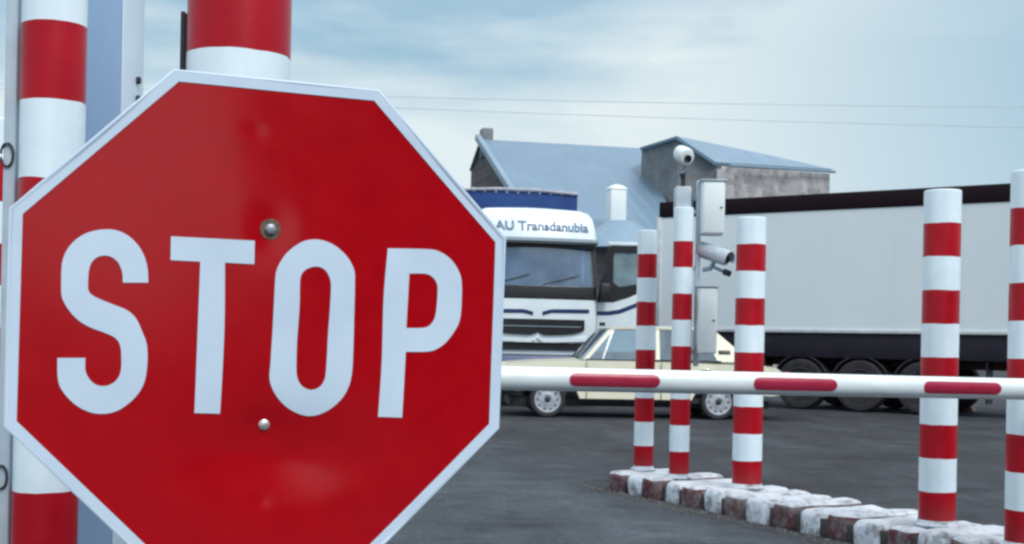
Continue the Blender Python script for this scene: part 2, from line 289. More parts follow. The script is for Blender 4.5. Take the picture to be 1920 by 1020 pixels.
# ---------------------------------------------------------------- helpers
def tag(o, label=None, cat=None, group=None, kind=None):
    if label: o['label'] = label
    if cat: o['category'] = cat
    if group: o['group'] = group
    if kind: o['kind'] = kind
    return o
def empty(name, loc=(0, 0, 0), rz=0.0):
    o = bpy.data.objects.new(name, None); col.objects.link(o)
    o.location = loc; o.rotation_euler = (0, 0, rz); o.empty_display_size = 0.3; return o
def link(name, me, m, parent=None, loc=None, rot=None, smooth=False):
    o = bpy.data.objects.new(name, me); col.objects.link(o)
    if m is not None: me.materials.append(m)
    if parent is not None: o.parent = parent
    if loc is not None: o.location = loc
    if rot is not None: o.rotation_euler = rot
    if smooth:
        for p in me.polygons: p.use_smooth = True
    return o
class MB:
    def __init__(s): s.bm = bmesh.new()
    def box(s, x0, x1, y0, y1, z0, z1, T=None, bev=0.0, seg=2):
        vs = [s.bm.verts.new((x, y, z)) for x in (x0, x1) for y in (y0, y1) for z in (z0, z1)]
        fs = [(0, 1, 3, 2), (4, 6, 7, 5), (0, 4, 5, 1), (2, 3, 7, 6), (0, 2, 6, 4), (1, 5, 7, 3)]
        F_ = [s.bm.faces.new([vs[i] for i in f]) for f in fs]
        if T is not None:
            for v in vs: v.co = T @ v.co
        if bev:
            es = list({e for f in F_ for e in f.edges})
            bmesh.ops.bevel(s.bm, geom=es, offset=bev, segments=seg, profile=0.5, affect='EDGES', clamp_overlap=True)
        return s
    def prism(s, poly, axis, a, b, T=None, bev=0.0, seg=2):
        """poly is a list of 2D points; axis the extrusion axis."""
        def P(p, t):
            return {'x': (t, p[0], p[1]), 'y': (p[0], t, p[1]), 'z': (p[0], p[1], t)}[axis]
        v0 = [s.bm.verts.new(P(p, a)) for p in poly]; v1 = [s.bm.verts.new(P(p, b)) for p in poly]
        n = len(poly); fs = [s.bm.faces.new(v0), s.bm.faces.new(list(reversed(v1)))]
        for i in range(n): fs.append(s.bm.faces.new([v0[i], v1[i], v1[(i + 1) % n], v0[(i + 1) % n]]))
        if T is not None:
            for v in v0 + v1: v.co = T @ v.co
        if bev:
            bmesh.ops.bevel(s.bm, geom=list({e for f in fs[:2] for e in f.edges}), offset=bev, segments=seg, profile=0.5, affect='EDGES', clamp_overlap=True)
        return s
    def tube(s, pts, r, seg=12, r2=None):
        pts = [Vector(p) for p in pts]; n = len(pts); rings = []
        up = Vector((0, 0, 1))
        d0 = (pts[1] - pts[0]).normalized()
        if abs(d0.dot(up)) > 0.95: up = Vector((1, 0, 0))
        for i, p in enumerate(pts):
            d = (pts[min(i + 1, n - 1)] - pts[max(i - 1, 0)]).normalized()
            a = d.cross(up).normalized(); b = a.cross(d)
            rr = r if r2 is None else r + (r2 - r) * i / (n - 1)
            rings.append([s.bm.verts.new(p + a * rr * math.cos(t) + b * rr * math.sin(t)) for t in [2 * math.pi * k / seg for k in range(seg)]])
        for i in range(n - 1):
            for k in range(seg):
                s.bm.faces.new([rings[i][k], rings[i][(k + 1) % seg], rings[i + 1][(k + 1) % seg], rings[i + 1][k]])
        s.bm.faces.new(list(reversed(rings[0]))); s.bm.faces.new(rings[-1]); return s
    def lathe(s, prof, T=None, seg=32, cap=True):
        """profile of (radius, z) turned about Z."""
        rings = []
        for r, z in prof:
            if r < 1e-6: rings.append([s.bm.verts.new((0, 0, z))])
            else: rings.append([s.bm.verts.new((r * math.cos(t), r * math.sin(t), z)) for t in [2 * math.pi * k / seg for k in range(seg)]])
        for a, b in zip(rings, rings[1:]):
            for k in range(seg):
                k2 = (k + 1) % seg
                f = [a[0]] if len(a) == 1 else [a[k], a[k2]]
                g = [b[0]] if len(b) == 1 else [b[k2], b[k]]
                if len(f) + len(g) > 2: s.bm.faces.new(f + g)
        if cap:
            for rg, rev in ((rings[0], True), (rings[-1], False)):
                if len(rg) > 1: s.bm.faces.new(list(reversed(rg)) if rev else rg)
        if T is not None:
            for rg in rings:
                for v in rg: v.co = T @ v.co
        return s
    def hull(s, pts):
        vs = [s.bm.verts.new(p) for p in pts]
        r = bmesh.ops.convex_hull(s.bm, input=vs); return s
    def mesh(s, name, angle=40):
        bmesh.ops.recalc_face_normals(s.bm, faces=s.bm.faces[:])
        me = bpy.data.meshes.new(name); s.bm.to_mesh(me); s.bm.free()
        for p in me.polygons: p.use_smooth = True
        me.set_sharp_from_angle(angle=R(angle)); return me
    def build(s, name, m, parent=None, loc=None, rot=None, angle=40):
        return link(name, s.mesh(name, angle), m, parent, loc, rot)
def copy_tree(o, parent=None):
    c = o.copy(); col.objects.link(c)
    if parent is not None: c.parent = parent
    for ch in [x for x in bpy.data.objects if x.parent == o]: copy_tree(ch, c)
    return c
def RX(a): return Matrix.Rotation(a, 4, 'X')
def RY(a): return Matrix.Rotation(a, 4, 'Y')
def RZ(a): return Matrix.Rotation(a, 4, 'Z')
def TL(*p): return Matrix.Translation(p)
def frame(n, at):                      # matrix whose Z points along n, placed at a point
    return TL(*at) @ Vector(n).to_track_quat('Z', 'Y').to_matrix().to_4x4()
def text_mesh(body, size, extrude=0.002, align='CENTER', space=1.0, sx=1.0):
    cu = bpy.data.curves.new('lettering', 'FONT'); cu.body = body; cu.size = size; cu.extrude = extrude
    cu.align_x = align; cu.align_y = 'BOTTOM_BASELINE'; cu.space_character = space
    cu.offset = size * 0.022
    o = bpy.data.objects.new('tmp', cu); col.objects.link(o)
    C.view_layer.update()
    me = bpy.data.meshes.new_from_object(o.evaluated_get(C.evaluated_depsgraph_get()))
    bpy.data.objects.remove(o); bpy.data.curves.remove(cu)
    me.materials.clear()
    for v in me.vertices: v.co.x *= sx
    return me

# ---------------------------------------------------------------- ground
g = MB(); S_ = 1500.0
g.bm.faces.new([g.bm.verts.new(p) for p in ((-S_, -S_, 0), (S_, -S_, 0), (S_, S_, 0), (-S_, S_, 0))])
tag(g.build('ground', M['asphalt']), kind='structure')

# ---------------------------------------------------------------- buildings far behind
def face_obj(name, faces, m, parent, thick=0.0):
    b = MB()
    for f in faces:
        vs = [b.bm.verts.new(p) for p in f]; b.bm.faces.new(vs)
    if thick:
        bmesh.ops.remove_doubles(b.bm, verts=b.bm.verts[:], dist=0.001)
        bmesh.ops.recalc_face_normals(b.bm, faces=b.bm.faces[:])
        bmesh.ops.solidify(b.bm, geom=b.bm.faces[:], thickness=thick)
    return b.build(name, m, parent, angle=20)
# barn with the long blue-grey roof: front eave corner F, ridge, back eave corner
hx, hy = math.cos(R(15)), math.sin(R(15))
r_ = Vector((hx, hy, 0)); gdir = Vector((-hy, hx, 0))
F0 = Vector((1.15, 42.0, 0))
def bp_(t, l, z): return F0 + gdir * t + r_ * l + Vector((0, 0, z))
LEN = 6.75
barn = empty('barn', (0, 0, 0)); tag(barn, 'stone barn with a long blue-grey sheet metal roof behind the white truck', 'barn')
RZ_, EZ, APX, BK = 9.55, 4.75, 9.3, 11.9
# right-hand end is skewed: the roof narrows towards its eave
LE = 4.9
A_, Bv = bp_(APX, 0, RZ_), bp_(APX, LEN, RZ_ + 0.05)
face_obj('wall', [
    [bp_(0, 0, 0), bp_(0, LE, 0), bp_(0, LE, EZ), bp_(0, 0, EZ)],
    [bp_(0, LE, 0), bp_(BK, LEN + .6, 0), bp_(BK, LEN + .6, 8.6), Bv, bp_(0, LE, EZ)],
    [bp_(BK, LEN + .6, 0), bp_(BK, 0, 0), bp_(BK, 0, 8.6), bp_(BK, LEN + .6, 8.6)]], M['stone_brown'], barn)
face_obj('gable', [[bp_(BK, 0, 0), bp_(0, 0, 0), bp_(0, 0, EZ), A_ - r_ * 0.0, bp_(APX + .6, 0, RZ_ - .1), bp_(BK, 0, 8.6)]], M['stone_dark'], barn)
up = Vector((0, 0, 0.06))
rf = face_obj('roof', [[bp_(-.5, -.25, EZ - .2) + up, bp_(-.5, LE + .1, EZ - .2) + up, Bv + up + r_ * .1, bp_(APX, -.25, RZ_) + up],
                       [bp_(APX, -.25, RZ_) + up, Bv + up + r_ * .1, bp_(BK + .1, LEN + .7, 8.66) + up, bp_(BK + .1, -.05, 8.66) + up]], M['roof_blue'], barn, 0.08)
vg = MB(); a0 = bp_(-.5, -.3, EZ - .2) + up * 2; a1 = bp_(APX + .2, -.3, RZ_ + .05) + up * 2
d_ = (a1 - a0).normalized(); nrm = d_.cross(r_).normalized()
vg.hull([a0 + nrm * k + r_ * q for k in (-.12, .12) for q in (-.1, .12)] + [a1 + nrm * k + r_ * q for k in (-.12, .12) for q in (-.1, .12)])
vg.build('verge_board', M['roof_pale'], barn)
pr = MB(); pz = bp_(APX + .5, .15, 0)
pr.box(-.24, .24, -.3, .3, 8.9, 10.15, T=TL(pz.x, pz.y, 0) @ RZ(R(15)), bev=.08)
pr.build('gable_stump', M['stone_grey'], barn)
# chimney / vent on the front slope with a pale sheet skirt
vx, vy = 3.55, 43.0
vent = empty('vent_head', (0, 0, 0)); tag(vent, 'white louvred vent with pointed cap on the long blue-grey roof', 'roof vent')
cb_ = MB(); cb_.box(-.29, .29, -.29, .29, 5.2, 6.62, T=TL(vx, vy, 0) @ RZ(R(15)), bev=.03); cb_.build('vent_box', M['box_white'], vent)
cc = MB(); cc.lathe([(.44, 6.62), (.42, 6.66), (.24, 6.76), (.0, 6.82)], T=TL(vx, vy, 0) @ RZ(R(60)), seg=4); cc.build('vent_cap', M['box_white'], vent)
sk = MB(); sk.lathe([(1.75, 4.5), (1.5, 4.75), (.9, 5.25), (.5, 5.5)], T=TL(vx + .2, vy - .15, 0), seg=20); sk.build('vent_skirt', M['roof_pale'], vent)
# second building
bar2 = empty('annex', (0, 0, 0)); tag(bar2, 'grey gabled stone building with pale sheet roof rising behind the camera mast', 'building')
def at(px, py, Y):                     # world point seen at a pixel of the photograph at a given distance
    dx, dy = px - 960.0, 642.0 - py; c_, s_ = math.cos(.0192), math.sin(.0192)
    return Vector(((dx * c_ - dy * s_) / F * Y, Y, EYE + (dx * s_ + dy * c_) / F * Y))
ap = at(1272, 262, 46.5); lf = at(1203, 283, 49.5); rg = at(1350, 311, 46.0); fr = at(1562, 323, 54.0); rdg = at(1440, 294, 58)
def dn(p, z=0.0): return Vector((p.x, p.y, z))
face_obj('gable', [[dn(lf), dn(ap), ap, lf]], M['stone_grey'], bar2)
face_obj('gable', [[dn(ap), dn(rg), rg, ap]], M['stone_grey'], bar2)
fw = at(1556, 326, 53.9)
face_obj('wall', [[dn(rg) + Vector((.05, 0.02, 0)), dn(fw), fw, rg + Vector((.05, .02, 0))]], M['stone_pale'], bar2)
bkl = lf + Vector((3.5, 9, 0)); bk = fw + Vector((-1.0, 6.0, 0))
face_obj('wall', [[dn(lf), dn(bkl), bkl, lf], [dn(bkl), dn(bk), bk, bkl], [dn(bk), dn(fw), fw, bk]], M['stone_grey'], bar2)
u2 = Vector((0, 0, .1)); o1 = Vector((-.1, -.25, 0))
face_obj('roof', [[rg + o1 + u2 + Vector((-.1, 0, 0)), fr + o1 + u2, fr + u2 + Vector((0, .6, .12)), rdg + u2, ap + o1 + u2]], M['roof_pale'], bar2, .12)
face_obj('roof', [[ap + o1 + u2, rdg + u2, bkl + u2, lf + o1 + u2]], M['roof_blue'], bar2, .1)
ev = MB(); a0 = rg + Vector((.3, -.3, -.02)); a1 = fr + Vector((0, -.3, -.02))
ev.tube([a0, a1], .06, 8); ev.build('gutter', M['roof_pale'], bar2)
qn = MB(); q0 = at(1360, 330, 45.9); qn.box(q0.x - .32, q0.x + .32, 45.85, 46.5, 0, q0.z + .25); qn.build('quoin', M['stone_pale'], bar2)

# unseen dark building added behind the viewpoint for the sign's gloss to mirror
co = empty('unseen_reflection_block', (6.85, -11.2, 0), R(29)); tag(co, 'unseen two storey dark block added behind the viewpoint to be mirrored in the stop sign', 'added reflection block')
b = MB(); b.box(0, 22, -9, 0, 0, 7.4); b.build('wall', M['stone_dark'], co)
b = MB(); b.box(-.5, 22.5, -9.5, .5, 7.4, 7.7, bev=.04); b.build('roof', M['dark'], co)
for fl in (0.9, 4.4):
    for k in range(6):
        b = MB(); b.box(1.5 + k * 3.5, 3.2 + k * 3.5, -.05, .05, fl, fl + 1.7); wf = b.build('window', M['trailer_frame'], co)
        b = MB(); b.box(1.58 + k * 3.5, 3.12 + k * 3.5, .05, .06, fl + .08, fl + 1.62); b.build('pane', M['lens'], wf)

# power lines
for i, (y0, y1, lab) in enumerate(((176, 201, 'upper thin power line crossing the pale sky above the buildings'), (196, 239, 'lower thin power line crossing the pale sky above the buildings'))):
    p0, p1 = at(700, y0, 62), at(1920, y1, 58); d = p1 - p0
    p0, p1 = p0 - d * 1.0, p1 + d * .6
    t = MB(); t.tube([p0.lerp(p1, k / 24) + Vector((0, 0, -.5 * (1 - (k / 12 - 1) ** 2) + .35)) for k in range(25)], .014, 6)
    tag(t.build('power_line', M['cable']), lab, 'power line', 'power lines across the sky')

# ---------------------------------------------------------------- kerb row
rowd = Vector((0.445, -0.8955, 0)); rown = Vector((0.8955, 0.445, 0))     # along the row towards the viewer, and across it to the right
K0 = Vector((0.81, 10.14, 0))
KH = 0.17
bw = 0.262
kerb_protos = {}
def kerb_block(i, paint, seedv):
    rnd = random.Random(seedv)
    b = MB(); L_ = .64 + rnd.uniform(-.02, .03)
    b.box(-.005, L_, 0.014, bw - 0.018, -0.03, KH, bev=.052, seg=4)
    bmesh.ops.subdivide_edges(b.bm, edges=[e for e in b.bm.edges if e.calc_length() > .1], cuts=4, use_grid_fill=True)
    for v in b.bm.verts:
        nn = noise.noise_vector(v.co * 7 + Vector((seedv * 3.1, 0, 0)))
        amp = .020 if v.co.z > .02 else .004
        v.co += Vector((nn.x, nn.y * .4, nn.z * .55)) * amp
    for _ in range(3):   # broken corners along the lane side
        c = Vector((0, rnd.choice((0, bw)), rnd.choice((KH, .04))))
        for v in b.bm.verts:
            dd = (v.co - c).length
            if dd < .055: v.co += Vector((.022, (bw / 2 - c.y) * .10, -.012 if c.z > .1 else .006)) * (1 - dd / .055)
    return b.mesh('kerb_stone')
kerbs = []
names = {'w': ('kerb_white', 'white'), 'r': ('kerb_red', 'dark red')}
kl = ['dark red end kerb stone at the far tip of the island', 'white kerb stone next to the far tip, beside the thinnest far post',
      'brown worn kerb stone behind the foot of the thinnest far post', 'white kerb stone in front of the camera mast foot',
      'brown chipped kerb stone between the mast foot and the middle post', 'white kerb stone just left of the middle post foot',
      'dark red kerb stone under the middle thick post', 'bright white kerb stone just right of the middle post foot',
      'chipped dark red kerb stone between middle post and right thick post, nearer the middle post', 'white kerb stone halfway between middle post and right thick post',
      'dark broken red kerb stone two stones left of the right thick post', 'grey-white kerb stone just left of the right thick post',
      'dark red kerb stone in front of the right thick post', 'white kerb stone at the lower right edge, before the rightmost post',
      'dark red kerb stone cut off at the bottom right corner', 'white kerb stone beyond the bottom right corner', 'red kerb stone farther beyond the bottom right corner']
for i in range(17):
    key = 'r' if i % 2 == 0 else 'w'
    rnd = random.Random(i * 7 + 1)
    me = kerb_block(i, key, i)
    p = K0 + rowd * (i * bw)
    o = link('kerb_stone', me, M[names[key][0]])
    o.rotation_euler = (R(rnd.uniform(-.8, .8)), R(rnd.uniform(-.5, .5)), math.atan2(rown.y, rown.x) + R(rnd.uniform(-1.2, 1.2)))
    # local x across the island, local y against the row direction
    o.location = p + rown * rnd.uniform(-.025, .025) + rowd * bw + Vector((0, 0, rnd.uniform(-.016, .006)))
    tag(o, kl[i], 'kerb stone', 'red and white kerb stones of the island')
    kerbs.append(o)

bed = MB(); Tb = TL(*K0) @ RZ(math.atan2(rown.y, rown.x))
bed.box(.03, .60, -17 * bw, -.01, .0, .115, T=Tb, bev=.01); tag(bed.build('kerb_bed', M['dirt']), kind='structure')
# grit and dirt lying along the foot of the kerb stones
gr_ = MB(); rnd = random.Random(77)
for k in range(2600):
    side = rnd.random()
    u_ = rnd.uniform(-.25, 17 * bw)
    off = -abs(rnd.gauss(0, .10)) - .005 if side < .7 else .66 + abs(rnd.gauss(0, .08))
    p = K0 + rowd * u_ + rown * off; s_ = rnd.uniform(.003, .009) * (2.0 if rnd.random() < .06 else 1)
    bmesh.ops.create_icosphere(gr_.bm, subdivisions=1, radius=s_, matrix=TL(p.x, p.y, s_ * .35) @ Matrix.Diagonal((1, rnd.uniform(.6, 1.3), rnd.uniform(.5, .9), 1)) @ RZ(rnd.uniform(0, 3)))
for k in range(900):
    p = Vector((rnd.uniform(-.6, 3.2), rnd.uniform(6.2, 12.5), 0)); s_ = rnd.uniform(.002, .006)
    bmesh.ops.create_icosphere(gr_.bm, subdivisions=1, radius=s_, matrix=TL(p.x, p.y, s_ * .35))
tag(gr_.build('grit', M['grit']), kind='stuff')

# ---------------------------------------------------------------- posts
def post_mesh(r, top, low=0.0, flat=False):
    b = MB()
    prof = [(r, low), (r, top - .012), (r * .985, top - .004), (r * .95, top - .001), (r * .6, top), (0, top + .002)]
    b.lathe(prof, seg=40, cap=True)
    return b.mesh('pole', 50)
def post(loc, r, H, label, bz=None, scale_band=True, group='red and white striped posts', extra=0.0):
    bz = loc[2] if bz is None else bz
    e = empty('striped_post', (loc[0], loc[1], loc[2])); tag(e, label, 'post', group)
    s = H / 1.98
    me = post_mesh(r, 1.98 + extra / s, low=-(bz - loc[2]) / s)
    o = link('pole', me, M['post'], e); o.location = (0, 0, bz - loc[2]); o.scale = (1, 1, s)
    cb2 = MB(); cb2.lathe([(r + .022, -.005), (r + .022, .006), (r + .006, .012), (r + .001, .03), (r - .01, .03)], seg=40)
    cb2.build('base_flange', M['post'] if False else M['kerb_white'], e)
    return e
Z_ = KH
pa = post((1.107, 10.17, Z_), .081, 1.98, 'thinnest far striped post, left of the camera mast')
pb = post((1.325, 9.60, Z_), .078, 2.05, 'striped post carrying the traffic cameras and white cabinets', extra=.06)
pc = post((1.745, 9.02, Z_), .108, 1.98, 'thick striped post in the middle of the kerb island, right of the camera mast')
pd = post((2.54, 7.28, Z_), .107, 1.98, 'thick striped post standing before the long grey trailer')
pe = post((2.742, 6.50, Z_), .108, 1.99, 'rightmost striped post, cut by the right edge of the photo')
pg = post((-1.19, 3.15, 0), .080, 1.98, 'large near striped post left of the stop sign', bz=.206)
ph_ = post((-.590, 2.60, 0), .108, 1.98, 'nearest thick striped post directly behind the stop sign', bz=.206)
pi_ = post((-2.50, 5.84, 0), .095, 1.98, 'striped post at the extreme left edge, mostly out of frame', bz=.235)
pk = MB(); pk.box(-.004, .004, -.012, .012, 1.70, 1.885); sp_ = pk.build('clip', M['dark'], ph_); sp_.location = (-.118, 0, .0)

# ---------------------------------------------------------------- camera mast equipment on the second post
def cctv_head(origin, name, label, d, up_=Vector((0, 0, 1))):
    pass
mx, my = 1.335, 9.67
# junction box and rail (parts of the mast, bolted on)
jb = MB(); jb.box(mx - .075, mx + .05, my - .06, my + .06, 2.27, 2.47, bev=.012)
jo = empty('junction_box', (mx, my, 2.26)); tag(jo, 'pale blue junction box on top of the camera post', 'junction box')
o = MB().box(-.075, .05, -.06, .06, 0.0, .19, bev=.012).build('box_body', M['cam_white'], jo)
o = MB().box(.05, .068, -.03, .03, .02, .12, bev=.004).build('cable_gland', M['text_blue'], jo)
st = MB().tube([(-.01, 0, .19), (-.01, 0, .27), (-.004, -.01, .33)], .018).build('stem', M['dark'], jo)
rail = MB(); rail.box(-.018, .018, -.02, .02, 0.0, 1.46, bev=.004)
ro = empty('mounting_rail', (mx + .112, my - .02, 1.04)); tag(ro, 'pale vertical steel rail clamped to the camera post', 'rail')
rail.build('bar', M['pale_pole'], ro)
for z in (.1, .75, 1.2):
    MB().box(-.05, -.016, -.004, .016, z, z + .03).build('bracket', M['pale_pole'], ro)
def cabinet(x, z0, z1, w_, label):
    e = empty('cabinet', (x, my - .05, z0)); tag(e, label, 'cabinet', 'white cabinets on the camera post')
    MB().box(-w_ / 2, w_ / 2, -.10, .08, 0, z1 - z0, bev=.012).build('case', M['box_white'], e)
    MB().box(-w_ / 2 + .012, w_ / 2 - .012, -.106, -.098, .012, z1 - z0 - .012, bev=.003).build('door', M['box_white'], e)
    MB().lathe([(.008, 0), (.008, .008)], T=TL(w_ / 2 - .03, -.106, (z1 - z0) / 2) @ RX(R(90)), seg=12).build('lock', M['dark'], e)
    MB().box(-w_ / 2 - .012, w_ / 2 + .012, -.115, .085, z1 - z0 - .001, z1 - z0 + .010, bev=.003).build('rain_hood', M['pale_pole'], e)
    return e
cabinet(1.545, 2.07, 2.485, .178, 'white cabinet high on the camera post below the top camera')
cabinet(1.515, 1.14, 1.66, .150, 'white cabinet lower on the camera post, half behind the striped posts')
# top camera: stubby white housing looking down to the right
tcam = empty('traffic_camera', (1.325, 9.66, 2.70)); tag(tcam, 'white stubby camera with black lens on top of the mast against the roof', 'camera', 'traffic cameras on the mast')
tcam.scale = (.78, .78, .86); dv = Vector((.25, -.90, -.30)).normalized()
Tm = frame(dv, (0, 0, 0))
MB().lathe([(.0, -.14), (.05, -.135), (.074, -.10), (.080, -.02), (.080, .07), (.070, .095), (.050, .10), (.0, .10)], T=Tm, seg=28).build('housing', M['box_white'], tcam)
MB().lathe([(.036, .09), (.036, .125), (.028, .128), (.0, .128)], T=Tm @ TL(.0, -.012, 0), seg=24).build('lens', M['lens'], tcam)
MB().tube([(0, .0, -.07), (.02, 0, -.12), (-.012, 0, -.17)], .022).build('swivel', M['cam_blue'], tcam)
MB().tube([(-.012, 0, -.165), (.0, .005, -.20)], .030).build('knuckle', M['dark'], tcam)
# lower bullet camera pointing right
bc = empty('traffic_camera', (1.565, 9.58, 1.915)); bc.scale = (.88, .88, .98); tag(bc, 'grey bullet camera pointing right between the two white cabinets', 'camera', 'traffic cameras on the mast')
dv = Vector((.62, -.66, -.26)).normalized(); Tm = frame(dv, (0, 0, 0))
MB().lathe([(.0, -.15), (.05, -.15), (.058, -.13), (.058, .12), (.052, .14), (.0, .14)], T=Tm, seg=28).build('housing', M['cam_white'], bc)
MB().lathe([(.032, .135), (.032, .155), (.0, .157)], T=Tm, seg=24).build('lens', M['lens'], bc)
b = MB()
for k in range(9):
    a0, a1 = R(200 + k * 140 / 9), R(200 + (k + 1) * 140 / 9)
s_pts = [(.072 * math.cos(R(a)), .072 * math.sin(R(a))) for a in range(-20, 201, 20)]
q_pts = [(.067 * math.cos(R(a)), .067 * math.sin(R(a))) for a in range(200, -21, -20)]
b.prism(s_pts + q_pts, 'z', -.16, .18, T=Tm); b.build('sun_shield', M['cam_white'], bc)
MB().tube([(.0, 0, -.06), (-.03, .01, -.11), (-.10, .02, -.12)], .020).build('bracket_arm', M['cam_blue'], bc)
MB().tube([(.0, 0, -.10), (.07, -.03, -.13), (.10, -.06, -.14)], .014).build('lamp_arm', M['cam_blue'], bc)
MB().lathe([(.0, -.03), (.026, -.03), (.026, .03), (.0, .032)], T=frame(dv, (.105, -.07, -.145)), seg=20).build('infrared_lamp', M['black'], bc)

# ---------------------------------------------------------------- barrier
P1 = Vector((.472, 5.60, 0)); P2 = Vector((2.21, 6.05, 0)); ad = (P2 - P1); U = ad.length; ad = ad.normalized()
barr = empty('barrier_gate', (P1.x - ad.x * 1.75, P1.y - ad.y * 1.75, 0), math.atan2(ad.y, ad.x)); tag(barr, 'white boom barrier with red capsule reflectors closed across the lane', 'barrier')
b = MB(); b.lathe([(.0535, -.25), (.0535, 5.2), (.047, 5.215), (0, 5.22)], T=TL(0, 0, 1.035) @ RY(R(90)), seg=40); boom = b.build('boom', M['arm_white'], barr); boom.location = (0, 0, 0.017); boom.rotation_euler = (0, .0095, 0)
for k in range(-1, 4):
    xc = 1.724 + k * U / 2
    b = MB(); n_ = 22; hl = .216; aw = R(36)
    # capsule sticker wrapped round the front of the tube
    rows = []
    for i in range(n_ + 1):
        x = -hl * math.cos(math.pi * i / n_) * .5 - hl * .5 * math.cos(math.pi * i / n_) ; rr = .0315
        e_ = hl - abs(x); hw = rr if e_ > rr else math.sqrt(max(0, rr * rr - (rr - e_) ** 2))
        hw = max(hw, .002)
        row = []
        for j in range(9):
            t = (j / 8 * 2 - 1) * hw / .0560; 
            row.append(b.bm.verts.new((xc + x, -.0560 * math.cos(t), 1.035 + .0560 * math.sin(t) + .001)))
        rows.append(row)
    for r0, r1 in zip(rows, rows[1:]):
        for j in range(8): b.bm.faces.new([r0[j], r1[j], r1[j + 1], r0[j + 1]])
    bmesh.ops.solidify(b.bm, geom=b.bm.faces[:], thickness=.002)
    rf_ = b.build('reflector', M['arm_red'], barr); rf_.location = (0, 0, 0.017); rf_.rotation_euler = (0, .0095, 0)
MB().box(-.40, -.02, -.18, .18, 0, 1.12, bev=.02).build('housing', M['arm_white'], barr)
MB().lathe([(.09, -.02), (.09, .03)], T=TL(-.2, -.18, 1.0) @ RX(R(90))).build('pivot', M['dark'], barr)
MB().box(-.30, .0, -.24, -.18, .985, 1.085, bev=.01).build('boom_clamp', M['dark'], barr)

# ---------------------------------------------------------------- blue column and slim pole at the left
cl_ = empty('steel_column', (-1.215, 3.60, 0)); tag(cl_, 'pale blue square steel column between the near striped post and the sign', 'column post')
MB().box(-.085, .085, -.10, .10, 0, 3.4, bev=.006).build('column_shaft', M['blue_col'], cl_)
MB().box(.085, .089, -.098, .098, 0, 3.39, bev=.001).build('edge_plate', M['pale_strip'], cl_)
for z in (1.955, 1.90, .60, .545):
    MB().lathe([(.011, 0), (.011, .010), (.0, .012)], T=TL(.089, .035, z) @ RY(R(90)), seg=6).build('bolt', M['dark'], cl_)
sl = empty('slim_pole', (-1.298, 3.16, 0)); tag(sl, 'slim pale grey pole with wire eyes along the left edge', 'pole')
MB().box(-.016, .016, -.016, .016, 0, 2.9, bev=.004).build('shaft', M['pale_pole'], sl)
for z in (1.655, .83):
    b = MB(); b.tube([(-.004 - .016 * math.cos(t), -.02, z + .030 * math.sin(t)) for t in [math.pi * 2 * k / 20 + .1 for k in range(20)]], .0035, 8)
    b.build('wire_eye', M['dark'], sl)

